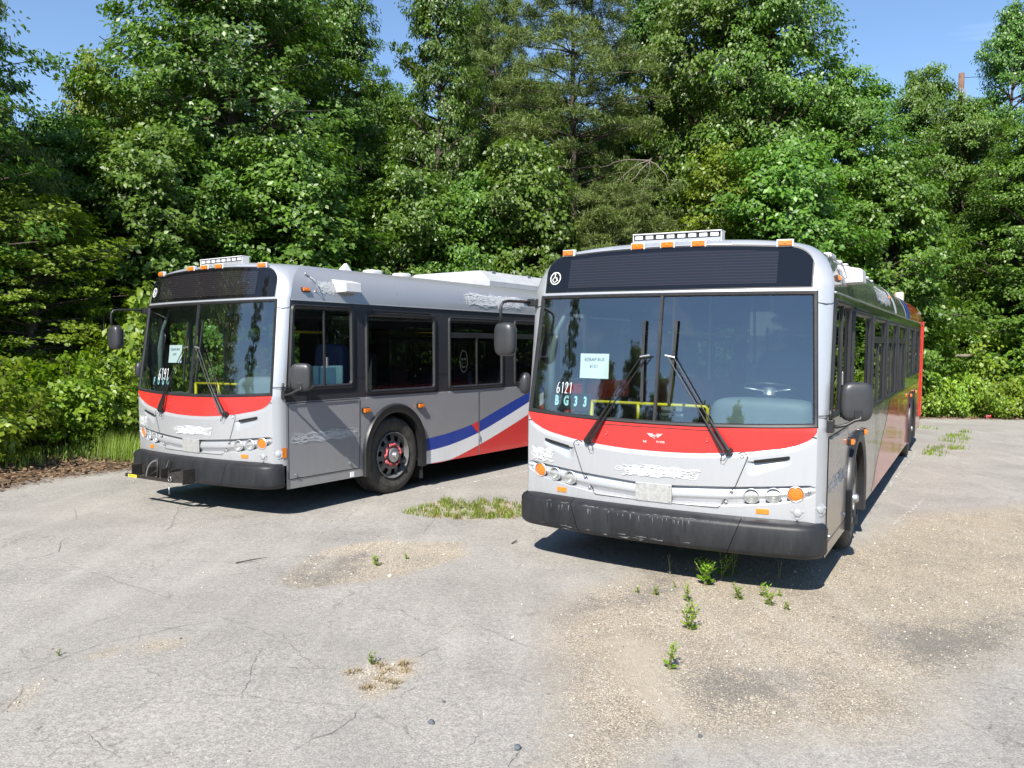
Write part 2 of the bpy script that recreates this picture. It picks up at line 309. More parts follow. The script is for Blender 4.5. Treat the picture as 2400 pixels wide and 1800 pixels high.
def Fm(x, z, off=0.0, rot=0.0):
    """frame on the front: local X right, Y up, Z outward"""
    e = 1e-2; fx = (fy(x+e, z)-fy(x-e, z))/(2*e); fz = (fy(x, z+e)-fy(x, z-e))/(2*e); n = Vector((fx, -1, fz)).normalized()
    Yv = (Vector((0, 0, 1))-n*n.z).normalized(); Xv = Yv.cross(n); p = S(x, z, off, False)
    m = Matrix(((Xv.x, Yv.x, n.x, p.x), (Xv.y, Yv.y, n.y, p.y), (Xv.z, Yv.z, n.z, p.z), (0, 0, 0, 1)))
    return m @ Matrix.Rotation(rot, 4, 'Z')
def Sm(y, z, off=0.0, s=1, x=1.29):
    """frame on a side wall: local X rearwards (forwards for s=-1), Y up, Z outward"""
    return Matrix(((0, 0, s, s*(x+off)), (s, 0, 0, y), (0, 1, 0, z), (0, 0, 0, 1)))
def strip(g, pts, wdt, off, surf=S):
    """flat ribbon along 2-D points (u, z) laid on a surface"""
    P = [Vector((p[0], p[1], 0)) for p in pts]; rows = []
    for i, p in enumerate(P):
        t = (P[min(i+1, len(P)-1)]-P[max(i-1, 0)]).normalized(); nn = Vector((-t.y, t.x, 0))*wdt/2
        rows.append([surf(p.x+nn.x, p.y+nn.y, off), surf(p.x-nn.x, p.y-nn.y, off)])
    g.sheet(rows)
def densify(pts, step=.03):
    o = []
    for a, b in zip(pts[:-1], pts[1:]):
        n = max(1, int(math.hypot(b[0]-a[0], b[1]-a[1])/step)); o += [(a[0]+(b[0]-a[0])*k/n, a[1]+(b[1]-a[1])*k/n) for k in range(n)]
    return o+[pts[-1]]
def patch(top, bot, x0, x1, off, nx=40, nz=6, surf=S):
    g = G(); rows = []
    for j in range(nz+1):
        r = []
        for i in range(nx+1):
            x = x0+(x1-x0)*i/nx; t, b = top(x), bot(x); z = t+(b-t)*j/nz; r.append(surf(x, z, off))
        rows.append(r)
    return g.sheet(rows)
def rquad(c, r, n=5):
    """closed loop: quadrilateral corners c (u,z) with rounded corners"""
    o = []
    for i in range(4):
        p0, p1, p2 = Vector(c[i-1]), Vector(c[i]), Vector(c[(i+1) % 4]); a = p1+(p0-p1).normalized()*r; b = p1+(p2-p1).normalized()*r
        for k in range(n+1):
            t = k/n; q = a*(1-t)**2+p1*2*t*(1-t)+b*t*t; o.append((q.x, q.y))
    return o
def side_surf(s, x=1.29): return lambda u, z, off: Vector((s*(x+off), u, z))
def ring(g, outer, inner, surf, o0=.0, o1=.018, o2=-.004):
    mid1 = [(a[0]*.75+b[0]*.25, a[1]*.75+b[1]*.25) for a, b in zip(outer, inner)]; mid2 = [(a[0]*.3+b[0]*.7, a[1]*.3+b[1]*.7) for a, b in zip(outer, inner)]
    rows = [[surf(p[0], p[1], o) for p in L_] for L_, o in ((outer, o0), (mid1, o1), (mid2, o1*.8), (inner, o2))]
    g.sheet(rows, closed=True)
def fill(g, loop, surf, off): g.poly([surf(p[0], p[1], off) for p in loop])
COVE = [(1.29, .475, 2.35), (1.285, .50, 2.43), (1.265, .53, 2.51), (1.235, .57, 2.575), (1.20, .62, 2.63), (1.16, .68, 2.672), (1.12, .74, 2.702), (1.08, .80, 2.725), (1.0, .87, 2.758)]
def cove_x(z): return float(np.interp(z, [p[2] for p in COVE], [p[0] for p in COVE]))
def cove_surf(s): return lambda u, z, off: Vector((s*(cove_x(z)+off), u, z))
def scribble(g, u0, u1, z0, z1, n, surf, off, seed, style='h', wd=.006):
    """abraded strokes where lettering was ground off"""
    rg = random.Random(seed); W_, H_ = u1-u0, z1-z0; f1, f2 = rg.uniform(5, 9), rg.uniform(0, 6)
    def env(u, top): return (z1 if top else z0)+(-1 if top else 1)*H_*(.10+.10*math.sin(f1*(u-u0)/W_*3+f2+(2 if top else 0)))
    for k in range(n):
        if style == 'h':
            a = u0+W_*rg.uniform(-.02, .72); ln = rg.uniform(.18, .45)*W_; z = rg.uniform(z0, z1); amp = rg.uniform(.05, .25)*H_; ph = rg.uniform(0, 6); tl = rg.uniform(-.15, .15)*H_
            pts = []
            for t in range(15):
                u = a+ln*t/14; zz = z+amp*math.sin(ph+t*.7)*.5+tl*(t/14-.5); e0, e1 = env(u, 0), env(u, 1)
                if u > u1+W_*.015*math.sin(k): break
                pts.append((u, min(max(zz, e0-rg.random()*.04*H_), e1+rg.random()*.04*H_)))
            if len(pts) < 3: continue
        elif style == 'v':
            a = u0+W_*(k+.5)/n+rg.uniform(-.01, .01); zz0 = env(a, 0)+rg.uniform(-.12, .2)*H_; zz1 = env(a, 1)+rg.uniform(-.25, .15)*H_; sl = rg.uniform(-.04, .04)
            pts = [(a+sl*t/6+rg.uniform(-.004, .004), zz0+(zz1-zz0)*t/6) for t in range(7)]
        else:
            a = u0+W_*rg.random(); z = z0+H_*(.2+.6*rg.random()); rr = rg.uniform(.12, .32)*H_
            pts = [(a+rr*1.8*math.cos(t*.5), z+rr*math.sin(t*.5)) for t in range(14)]
        strip(g, pts, wd*rg.uniform(.5, 1.5), off+.00012*k, surf)

def lamp(parent, x, z, r, kind):
    """round lamp set into the nose: bezel, reflector bowl or amber lens"""
    m = Fm(x, z, -.004)
    root = G().lathe([(r*1.13, -.004), (r*1.15, .006), (r*1.05, .010), (r*1.0, .004), (r*.97, -.016)], 32, m).obj('turn_signal' if kind == 'amber' else 'headlight', M['silver'], parent, 'auto')
    if kind == 'amber':
        g = G().lathe([(r*.98, -.010), (r*.98, .000), (r*.85, .004), (r*.4, .008), (.0005, .009)], 32, m); g.obj('lens', M['amber'], root, True)
        gd = G(); 
        for iy in range(-3, 4):
            for ix in range(-4, 5):
                dx, dy = (ix+(iy % 2)*.5)*r*.24, iy*r*.26
                if dx*dx+dy*dy < (r*.82)**2: gd.blob((dx, dy, .008-.10*(dx*dx+dy*dy)/r*.6), (r*.085, r*.085, .004), 1, 1, 6, 4, m)
        gd.obj('lens_pips', M['reflector'], root, True)
    else:
        G().lathe([(r*1.0, .004), (r*.92, -.014), (r*.6, -.034), (r*.18, -.040), (.0005, -.040)], 32, m).obj('reflector_bowl', M['lens'], root, True)
        G().blob((0, 0, -.022), (r*.2, r*.2, .014), 1, 1, 12, 8, m).obj('bulb', M['led'], root, True)
        G().lathe([(r*1.0, .004), (r*.85, .010), (r*.4, .016), (.0005, .017)], 32, m).obj('lamp_glass', M['lampglass'], root, True)
    return root
def marker(parent, m, name='marker_lamp', sx=.052, sy=.022, sz=.034, base=True):
    """m frame: X long axis, Y up, Z outward"""
    g = G().box(-sx*1.25, sx*1.25, -sy*1.35, sy*1.35, -.02, sz*.45, m); b = g.obj(name, M['roofwhite'] if base else M['black'], parent, bevel=.006)
    G().box(-sx, sx, -sy, sy, sz*.3, sz, m).obj('amber_lens', M['amber'], b, bevel=.006)
    G().lathe([(.010, sz), (.010, sz+.002), (.0005, sz+.003)], 12, m).obj('lens_eye', M['reflector'], b, True)
    return b
def wheel(parent, y, s, red=False, name='wheel', twin=False):
    """road wheel; axle along x, outer face towards s"""
    m = Matrix.Translation((s*1.255, y, .485)) @ Matrix.Rotation(s*math.pi/2, 4, 'Y')
    tyre = [(.30, -.30), (.40, -.30), (.455, -.285), (.478, -.25), (.485, -.20), (.485, -.07), (.478, -.03), (.455, .0), (.415, .012), (.37, .008), (.335, .0), (.315, -.006), (.29, -.02)]
    t = G().lathe(tyre, 56, m).obj(name, M['tyre'], parent, True)
    tr = G()
    for k in range(56):
        a = 2*math.pi*k/56; mm = m @ Matrix.Rotation(a, 4, 'Z')
        for h in (-.235, -.165, -.095): tr.box(.483, .490, -.018, .018, h-.024, h+.024, mm)
    tr.obj('tread_blocks', M['tyre'], t)
    G().lathe([(.395, .0095), (.398, .013), (.402, .0135), (.406, .012)], 56, m).obj('sidewall_rib', M['rubber'], t, True)
    # rim: lip, disc with hand holes, dished centre
    g = G(); g.lathe([(.29, -.02), (.292, .004), (.285, .010), (.277, .004), (.272, -.03), (.262, -.06)], 60, m)
    n = 60; prof = [(.262, -.06), (.250, -.055), (.215, -.040), (.180, -.030), (.160, -.026), (.130, -.024), (.095, -.024)]
    rows = [[(r*math.cos(2*math.pi*k/n), r*math.sin(2*math.pi*k/n), h) for k in range(n)] for r, h in prof]
    g.sheet(rows, closed=True, skip=lambda i, j: i in (1, 2) and j % 6 in (0, 1, 2), M=m)
    rim = g.obj('rim', M['rim'], t, 'auto')
    G().lathe([(.262, -.10), (.1, -.10)], 24, m).obj('brake_drum', M['dark'], t)
    G().lathe([(.092, -.026), (.090, .018), (.078, .026), (.045, .028), (.042, .060), (.030, .072), (.0005, .075)], 28, m).obj('hub_cap', M['steel'], t, 'auto')
    for k in range(10):
        a = 2*math.pi*(k+.5)/10; mm = m @ Matrix.Translation((.128*math.cos(a), .128*math.sin(a), -.024))
        G().lathe([(.017, 0), (.017, .022), (.012, .03), (.0005, .03)], 6, mm).obj('wheel_nut', M['rim'], t)
        if red:
            a2 = 2*math.pi*(k+1.5)/10
            if k % 2 == 0:
                pts = [(.128*math.cos(a+(a2-a)*q/8)*1.03, .128*math.sin(a+(a2-a)*q/8)*1.03, .004+.006*math.sin(math.pi*q/8)) for q in range(9)]
                gg = G().tube(pts, .011, 8, M=m); gg.lathe([(.024, -.01), (.026, .008), (.019, .014), (.019, -.005)], 12, mm @ Matrix.Translation((0, 0, .014)))
                mm2 = m @ Matrix.Translation((.128*math.cos(a2), .128*math.sin(a2), -.010)); gg.lathe([(.024, -.01), (.026, .008), (.019, .014), (.019, -.005)], 12, mm2)
                gg.obj('nut_indicator', M['nut_red'], t, True)
    return t

def window(parent, c, s, panes, r=.07, fr=.055, mat='pane_t', x=1.29, name='side_window', slant=0):
    """frame ring with panes; c = (y0,y1,z0,z1); panes list of (y0,y1,z0,z1) relative boxes, bars are the gaps"""
    y0, y1, z0, z1 = c; sf = side_surf(s, x)
    cor = lambda i: [(y0+i+slant*0, z0+i), (y1-i, z0+i), (y1-i, z1-i), (y0+i+slant, z1-i)]
    g = G(); ring(g, rquad(cor(0), r), rquad(cor(fr), max(r-fr*.5, .02)), sf, 0, .020, -.006); root = g.obj(name, M['rubber'], parent, 'auto')
    g = G(); ring(g, rquad(cor(fr*.55), r*.8), rquad(cor(fr*.75), r*.75), sf, .012, .021, .012); g.obj('trim_bead', M['black'], root, True)
    for p in panes:
        a, b, cc, d = p; sl = slant if a <= y0+fr+.01 else 0
        g = G(); fill(g, rquad([(a, cc), (b, cc), (b, d), (a+sl, d)], .03), sf, -.008); g.obj('pane', M[mat], root)
    return root
def bar(parent, s, y0, y1, z0, z1, x=1.29, o0=-.012, o1=.010, name='window_bar', mat='rubber'):
    xs = sorted((s*(x+o0), s*(x+o1))); return G().box(xs[0], xs[1], y0, y1, z0, z1).obj(name, M[mat], parent, bevel=.004)

SIDEWIN = [(3.19, 4.49), (4.78, 6.08), (6.37, 7.67)]
REARWIN = [(8.42, 9.55), (9.86, 11.05)]
def wall_cells(s, x, y0f, y1, z0, z1, holes, mat, name, parent):
    ysb = sorted(set([y1]+[h[0] for h in holes]+[h[1] for h in holes])); ysb = [None]+[v for v in ysb]; zsb = sorted(set([z0, z1]+[h[2] for h in holes]+[h[3] for h in holes]))
    g = G(); rows = [[Vector((s*x, (y0f(z) if y is None else y), z)) for y in ysb] for z in zsb]
    def skip(i, j):
        ya = 0 if ysb[j] is None else ysb[j]; yc = (ya+ysb[j+1])/2 if ysb[j] is not None else (.4+ysb[j+1])/2; zc = (zsb[i]+zsb[i+1])/2
        return any(h[0] < yc < h[1] and h[2] < zc < h[3] for h in holes)
    g.sheet(rows, skip=skip); return g.obj(name, M[mat], parent)
def archtop(y, yc, hwid, zc, hgt):
    d = abs(y-yc)
    return .3 if d >= hwid else zc+hgt*math.sqrt(max(0, 1-(d/hwid)**2))
def lower_wall(s, y0, y1, mat, name, parent, x=1.29, zt=1.24, zb=.30):
    g = G(); brk = set(np.round(np.arange(y0, y1+.001, .25), 3))
    for yc in (2.12, 9.60): brk |= set(np.round(yc+.555*np.cos(np.linspace(0, math.pi, 41)), 4)) | {round(yc-.556, 4), round(yc+.556, 4)}
    cols = sorted(v for v in brk | {y0, y1} if y0 <= v <= y1)
    rows = [[], [], []]
    for y in cols:
        b = zb
        for yc in (2.12, 9.60):
            if abs(y-yc) <= .5552: b = max(b, archtop(y, yc, .555, .55, .57))
        rows[0].append((s*x, y, b)); rows[1].append((s*x, y, max(b, .8))); rows[2].append((s*x, y, zt))
    g.sheet(rows); return g.obj(name, M[mat], parent)
def stripe(parent, name, mat, pts_top, pts_bot, off, s=1, label=None):
    y0, y1 = max(pts_top[0][0], pts_bot[0][0]), min(pts_top[-1][0], pts_bot[-1][0])
    ft = lambda y: float(np.interp(y, [p[0] for p in pts_top], [p[1] for p in pts_top])); fb = lambda y: float(np.interp(y, [p[0] for p in pts_bot], [p[1] for p in pts_bot]))
    return patch(ft, fb, y0, y1, off, 60, 2, side_surf(s)).obj(name, M[mat], parent, label=label)
def smooth_pts(pts, n=24):
    """Catmull-Rom through points"""
    P = [pts[0]]+list(pts)+[pts[-1]]; o = []
    for i in range(1, len(P)-2):
        for k in range(n):
            t = k/n; a = [0.5*((2*P[i][d])+(-P[i-1][d]+P[i+1][d])*t+(2*P[i-1][d]-5*P[i][d]+4*P[i+1][d]-P[i+2][d])*t*t+(-P[i-1][d]+3*P[i][d]-3*P[i+1][d]+P[i+2][d])*t**3) for d in (0, 1)]; o.append(tuple(a))
    return o+[pts[-1]]

def make_bus(cal, right):
    bus = empty('transit_bus'); bus.matrix_world = bus_matrix(cal)
    # ---------------- silver front cap
    NC = 121; cs = [-1+2*i/(NC-1) for i in range(NC)]; rows = []; meta = []
    def corner(pe, end, s):
        ctrl = Vector((s*(end[0]-.004), pe.y+.03+.25*(end[1]-pe.y), (pe.z+end[2])/2)); e = Vector((s*end[0], end[1], end[2])); o = []
        for k in range(1, 6):
            t = k/5; o.append(pe*(1-t)**2+ctrl*2*t*(1-t)+e*t*t)
        return o
    def add_row(zf, h, end=None, yabs=None, bow=1.0, m=None, rel=True):
        r = []
        for c in cs:
            x = c*h; z = zf(x); p = S(x, z, 0, rel) if yabs is None else Vector((x, yabs+bow*.105*(abs(x)/1.1)**2.2, z)); r.append(p)
        e = end or (1.29, ys_edge(zf(h)), zf(h)); rt_ = corner(r[-1], e, 1); lt = corner(r[0], e, -1)
        rows.append(lt[::-1]+r+rt_); meta.append(m)
    add_row(lambda x: .56, 1.235); add_row(bbot, 1.235, m='band'); add_row(btop, 1.235)
    NR = 46
    for k in range(1, NR): add_row(lambda x, k=k: btop(x)+(wsb(x)-btop(x))*k/NR, 1.235)
    add_row(wsb, 1.235, m='glass', rel=False); add_row(lambda x: WST, 1.183, COVE[0])
    T = [(2.44, .005, 1.168, None, 1), (2.53, .010, 1.150, None, 1), (2.62, .02, 1.12, None, 1), (2.70, .035, 1.08, None, 1), (2.745, .042, 1.03, .362, .9), (2.778, .045, .985, .42, .7), (2.800, .048, .955, .56, .4), (2.815, .050, .92, .87, 0)]
    for (zc, d, h, ya, bw), e in zip(T, COVE[1:]): add_row(lambda x, zc=zc, d=d: zc-d*(abs(x)/.95)**3, h, e, ya, bw)
    nL = 5
    def skip(i, j): return meta[i] in ('band', 'glass') and nL <= j < nL+NC-1
    cap = G().sheet(rows, skip=skip).obj('front_cap', M['silver'], bus, 'auto')
    # ---------------- roof
    sec = [tuple(rows[k][0]) for k in range(len(rows)-9, len(rows))]+[tuple(p) for p in rows[-1][1:-1]]+[tuple(rows[k][-1]) for k in range(len(rows)-1, len(rows)-10, -1)]
    ysplit = 8.6 if right else 12.2
    def at(y): return [(p[0], max(y, p[1]) if y < 1 else y, p[2]) for p in sec]
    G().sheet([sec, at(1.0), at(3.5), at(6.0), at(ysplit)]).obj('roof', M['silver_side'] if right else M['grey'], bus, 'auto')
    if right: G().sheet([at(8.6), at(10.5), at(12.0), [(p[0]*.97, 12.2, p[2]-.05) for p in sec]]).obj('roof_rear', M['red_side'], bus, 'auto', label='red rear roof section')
    # ---------------- side walls
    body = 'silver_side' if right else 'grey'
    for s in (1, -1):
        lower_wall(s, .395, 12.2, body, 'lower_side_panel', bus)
        G().box(min(s*1.288, s*1.304), max(s*1.288, s*1.304), .49, 12.1, 2.338, 2.352).obj('drip_rail', M['silver'], bus, bevel=.003)
        holes = [(a+.04, b-.04, 1.29, 2.22) for a, b in [(1.61, 2.92)]+SIDEWIN]+[(a+.04, b-.04, 1.44, 2.22) for a, b in REARWIN]
        if s == 1: holes = [(.53, 1.37, 1.40, 2.25)]+holes
        else: holes = [(.52, 1.56, 1.24, 2.28)]+holes
        wall_cells(s, 1.289, ys_edge, 12.2, 1.24, 2.35, holes, 'band', 'window_band', bus)
        if s == 1:
            w_ = window(bus, (.425, 1.415, 1.36, 2.305), s, [(.485, .945, 1.40, 2.255), (.965, 1.355, 1.40, 2.255)], slant=.06, name='driver_window', mat='pane_c' if not right else 'pane_t'); bar(w_, s, .945, .967, 1.39, 2.27)
            G().box(s*1.290, s*1.306, .975, 1.0, 1.60, 1.72).obj('window_latch', M['steel'], w_, bevel=.004)
        else:
            # folding entrance door with two glazed leaves
            d = G(); [d.box(-1.30, -1.265, a, b, .34, 2.30) for a, b in ((.47, .53), (1.0, 1.06), (1.53, 1.60))]; [d.box(-1.299, -1.266, .53, 1.53, a, b) for a, b in ((.34, .44), (2.22, 2.30))]
            dd = d.obj('entrance_door', M['dash'], bus, bevel=.012)
            for a, b in ((.53, 1.0), (1.06, 1.53)): G().add([(-1.283, a, .44), (-1.283, b, .44), (-1.283, b, 2.22), (-1.283, a, 2.22)], [(0, 1, 2, 3)]).obj('door_pane', M['pane_c'], dd)
        w_ = window(bus, (1.605, 2.925, 1.265, 2.258), s, [(1.66, 2.87, 1.32, 2.205)])
        bar(w_, s, 1.75, 2.80, 2.262, 2.285, name='window_hinge')
        for a, b in SIDEWIN:
            w_ = window(bus, (a, b, 1.255, 2.25), s, [(a+.055, b-.055, 2.03, 2.20), (a+.055, (a+b)/2-.012, 1.305, 1.965), ((a+b)/2+.012, b-.055, 1.305, 1.965)])
            bar(w_, s, a+.045, b-.045, 1.962, 2.032); bar(w_, s, (a+b)/2-.013, (a+b)/2+.013, 1.295, 1.97)
        for a, b in REARWIN:
            w_ = window(bus, (a, b, 1.40, 2.25), s, [(a+.055, b-.055, 1.455, 2.20)])
        for yy in (1.51, 3.055, 4.635): g = G(); strip(g, [(yy-.10, 1.485), (yy+.10, 1.485)], .010, .004, side_surf(s)); g.obj('pillar_seam', M['seam'], bus)
        # wheel arches
        for yc in (2.12, 9.60):
            outer = [(yc-.57, .29), (yc-.57, .42)]+[(yc-.57*math.cos(t), .56+.575*math.sin(t)) for t in np.linspace(.0, math.pi, 33)]+[(yc+.57, .42), (yc+.57, .29)]
            inner = [(yc-.475, .29), (yc-.475, .42)]+[(yc-.475*math.cos(t), .56+.465*math.sin(t)) for t in np.linspace(.0, math.pi, 33)]+[(yc+.475, .42), (yc+.475, .29)]
            sf = side_surf(s); mid = [((a[0]+b[0])/2, (a[1]+b[1])/2) for a, b in zip(outer, inner)]
            G().sheet([[sf(p[0], p[1], o) for p in L_] for L_, o in ((outer, 0), (outer, .012), ([(o[0]*.85+i[0]*.15, o[1]*.85+i[1]*.15) for o, i in zip(outer, inner)], .040), (mid, .046), (inner, .030), (inner, -.10), (inner, -.5))]).obj('wheel_arch', M['black'], bus, 'auto')
            wheel(bus, yc, s, red=(not right and s == 1))
        # mudflap
        G().box(min(s*.95, s*1.26), max(s*.95, s*1.26), 2.66, 2.68, .12, .45).obj('mud_flap', M['rubber'], bus)
    G().sheet([[(-1.29, 12.2, .4), (1.29, 12.2, .4)], [(-1.29, 12.2, 2.35), (1.29, 12.2, 2.35)], [(-1.2, 12.2, 2.62), (1.2, 12.2, 2.62)], [(-.9, 12.18, 2.72), (.9, 12.18, 2.72)]]).obj('rear_wall', M['red'] if right else M['grey'], bus)
    G().box(-1.29, 1.29, 12.2, 12.36, .38, .75).obj('rear_bumper', M['bumper'], bus, bevel=.04)
    u = G(); u.box(-.95, .95, .45, 12.1, .30, .36); u.box(-1.27, 1.27, .45, 1.5, .31, .355); u.box(-1.27, 1.27, 2.75, 9.0, .31, .355); u.box(-1.27, 1.27, 10.2, 12.1, .31, .355)
    u.obj('underfloor', M['dark'], bus)
    G().box(-1.0, 1.0, 2.04, 2.2, .34, .5).obj('front_axle', M['dark'], bus)
    # ---------------- nose: lamp band
    prof = [(0, 0), (.04, -.030), (.09, -.034), (.30, -.018), (.50, -.006), (.60, -.010), (.80, -.030), (.875, -.040), (.89, -.038), (.945, -.004), (1.0, 0)]
    rws = []
    for v, o in prof:
        rws.append([S(c*1.235, btop(c*1.235)+(bbot(c*1.235)-btop(c*1.235))*v, o*min(1, (1-abs(c))/.05), False) for c in cs])
    G().sheet(rws).obj('lamp_band', M['silver'], bus, 'auto')
    for s in (1, -1):
        lamp(bus, s*1.095, .800, .056, 'amber'); lamp(bus, s*.937, .780, .053, 'white'); lamp(bus, s*.776, .764, .053, 'white')
        for (x, z) in ((1.19, .83), (.63, .790), (.585, .70)): G().lathe([(.012, -.016), (.012, -.004), (.008, -.001), (.0005, -.001)], 10, Fm(s*x, z, .004)).obj('panel_screw', M['steel'], bus, True)
        G().box(-.048, .048, -.020, .020, 0, .006, Fm(s*.860, .652, .001)).obj('reflector', M['reflector'], bus, bevel=.002)
        for x, z in ((.70, 1.075), (.43, 1.178)): G().lathe([(.017, 0), (.016, .005), (.010, .006), (.008, .002), (.0005, .002)], 16, Fm(s*x, z, .001 if z < 1.1 else -.009)).obj('hood_fastener', M['silver'] if z < 1.1 else M['red'], bus, True)
        g = G(); strip(g, densify([(s*.790, 1.034), (s*1.045, 1.080)]), .024, .0015, lambda x, z, o: S(x, z, o, False)); g.obj('air_slot', M['dark'], bus)  # dark strip paints the shade under the intake slit's overhang
    # tow eye covers beside the driver-side lamp
    for x, z in ((1.11, .66), (1.245, .685)):
        m = Fm(min(x, 1.2), z, .002) if x < 1.2 else Matrix.Translation((1.262, .305, .69)) @ Fm(1.2, .69, 0).to_3x3().to_4x4() @ Matrix.Rotation(R_(35), 4, 'Y')
        g = G().lathe([(.030, 0), (.030, .014), (.022, .018), (.0005, .018)], 6, m); [g.lathe([(.010, 0), (.010, .010), (.0005, .011)], 8, m @ Matrix.Translation((.042*math.cos(a), .042*math.sin(a), 0))) for a in (R_(-90), R_(20), R_(160))]
        g.poly([(m @ Vector((.05*math.cos(a), .05*math.sin(a), .003))) for a in [R_(q) for q in range(0, 360, 20)]]); g.obj('tow_cover', M['silver'], bus, 'auto')
    # red band
    patch(lambda x: wsb(x)+.004, lambda x: redbot(x)+.004, -1.232, 1.232, .003, 110, 10).obj('red_band', M['red'], bus, 'auto', label='red painted band under the windscreen')
    g = G()
    for s in (1, -1): strip(g, densify([(s*.665, 1.085), (s*.705, 1.100), (s*.735, 1.088), (s*.742, 1.062), (s*.735, 1.04), (s*.655, .832), (s*.62, .79), (s*.545, .672), (s*.52, .650)], .012), .007, .0025, lambda x, z, o: S(x, z, o-(.016 if bbot(x)+.01 < z < btop(x)-.01 else 0)))
    strip(g, densify([(-.525, .649), (.525, .649)]), .006, .0025); g.obj('hood_seams', M['seam'], bus)
    if right:
        g = G(); strip(g, densify([(-.60, 1.10), (-.50, 1.235), (-.46, 1.256), (.46, 1.256), (.50, 1.235), (.60, 1.10)], .02), .006, .0045); g.obj('hood_upper_seam', M['seam'], bus)
    # cap seams
    g = G()
    for s in (1, -1):
        strip(g, densify([(s*1.195, 1.245), (s*1.232, 1.238)], .01), .008, .003)
    for s in (1, -1):
        g.tube([(s*1.234, .262, 2.255), (s*1.27, .335 if False else .40, 2.245), (s*1.288, .455, 2.25)] if False else [(s*1.19, .383, 2.262), (s*1.245, .405, 2.252), (s*1.283, .447, 2.255), (s*1.289, .472, 2.268)], .004, 6)
        g.tube([(s*1.24, .262, 1.405), (s*1.282, .315, 1.405), (s*1.292, .395, 1.405)], .004, 6)
    g.obj('post_seams', M['seam'], bus)
    # licence plate holder
    pl = G().box(-.155, .155, -.076, .076, 0, .010, Fm(0, .722, .0)).obj('plate_holder', M['plate'], bus, bevel=.003)
    [G().lathe([(.006, .010), (.006, .014), (.0005, .015)], 8, Fm(x, z, 0)).obj('plate_screw', M['steel'], pl) for x in (-.14, .14) for z in (.66, .784)]
    # ---------------- windscreen
    def ws_surf(x, z, o): return S(x, z, o, False)
    N1 = 30
    def edge(i_):
        h = lambda z: hw(z)-i_
        o = [(-h(1.3)+2*h(1.3)*k/N1, wsb(-h(1.3)+2*h(1.3)*k/N1)+i_) for k in range(N1)]+[(h(1.3+(WST-1.3)*k/12), wsb(1.235)+i_+(WST-i_-wsb(1.235)-i_)*k/12) for k in range(12)]
        o += [(h(2.35)-2*h(2.35)*k/N1, WST-i_) for k in range(N1)]+[(-h(WST-(WST-1.3)*k/12), WST-i_-(WST-i_-wsb(1.235)-i_)*k/12) for k in range(12)]
        return o
    g = G(); ring(g, edge(-.004), edge(.034), ws_surf, .001, .014, -.006); wf = g.obj('windscreen', M['rubber'], bus, 'auto')
    for s in (1, -1):
        rws = []
        for k in range(13):
            t = k/12; r = []
            for q in range(21):
                z0_ = lambda x: wsb(x)+.028; xm = .012; c = q/20; zz = None; x = s*(xm+(hw(1.3+(WST-1.3)*t)-.026-xm)*c); z = z0_(x)+(WST-.028-z0_(x))*t; r.append(ws_surf(x, z, -.004))
            rws.append(r)
        G().sheet(rws).obj('windscreen_pane', M['pane_w'], wf, True)
    G().sheet([[ws_surf(x, wsb(0)+.01+(WST-.02-wsb(0))*k/10, o) for x, o in ((-.02, -.004), (-.016, .010), (.006, .010), (.012, -.004))] for k in range(11)]).obj('centre_bar', M['rubber'], wf, 'auto')
    # ---------------- wipers
    for s in (1, -1):
        wp = G().lathe([(.030, -.012), (.030, .02), (.022, .034), (.0005, .036)], 14, Fm(s*.602, 1.105, .004)).obj('wiper', M['black'], bus, 'auto')
        tx = s*.135; A = [S(s*.602, 1.115, .035, False), S(s*.40, 1.42, .045, False), S(tx, 1.825, .045, False)]; Bp = [S(s*.560, 1.112, .035, False), S(s*.36, 1.42, .045, False), S(tx-s*.055, 1.832, .045, False)]
        for nm, pp in (('wiper_arm', A), ('wiper_link', Bp)):
            G().tube([pp[0], pp[0]*.62+pp[1]*.38, pp[1], pp[2]], [.017, .012, .0055, .005], 6).obj(nm, M['black'], wp)
        G().tube([S(tx-s*.07, 1.835, .045, False), S(tx+s*.012, 1.820, .045, False)], .008, 6).obj('wiper_bridge', M['steel'], wp)
        g = G()
        zz = [2.125, 2.05, 1.95, 1.85, 1.75, 1.65, 1.55, 1.45]; dx = [.0, .0, -.002*s, -.004*s, -.008*s, -.012*s, -.018*s, -.022*s]
        g.sheet([[S(tx+d-.007, z, .012, False), S(tx+d-.012, z, .030, False), S(tx+d+.012, z, .030, False), S(tx+d+.007, z, .012, False)] for z, d in zip(zz, dx)], closed=True); g.obj('wiper_blade', M['rubber'], wp)
        g = G(); a = S(s*.602, 1.085, .02, False); g.tube([a, a+Vector((-.03*s, -.02, -.05)), a+Vector((-.06*s, -.01, -.06)), a+Vector((-.055*s, 0, -.01))], .003, 5); g.obj('washer_hose', M['black'], wp)
    # ---------------- destination sign
    def st(x):
        ax = abs(x); return 2.727-.035*ax**2 if ax < .98 else 2.727-.035*ax**2-.155*(1-math.sqrt(max(0, 1-((ax-.98)/.172)**2)))
    def sb(x): return 2.382+.004*abs(x)
    def sx_(c, z): return c*(1.152 if True else 1)
    sgn = patch(lambda x: st(x)+.014, lambda x: sb(x)-.010, -1.149, 1.149, .003, 100, 8).obj('sign_gasket', M['rubber'], bus, True)
    patch(st, sb, -1.138, 1.138, .006, 100, 8).obj('sign_glass', M['blackglass'], sgn, True)
    patch(lambda x: min(st(x)-.035, 2.70), lambda x: sb(x)+.028, -.90, .885, .0085, 60, 6).obj('sign_display', M['signglass'], sgn, True)
    # access symbol
    m = Fm(-1.045, 2.505, .010); wc = G().lathe([(.058, 0), (.058, .002), (.0005, .002)], 28, m).obj('access_symbol', M['paper'], sgn, label='round wheelchair symbol on the sign glass')
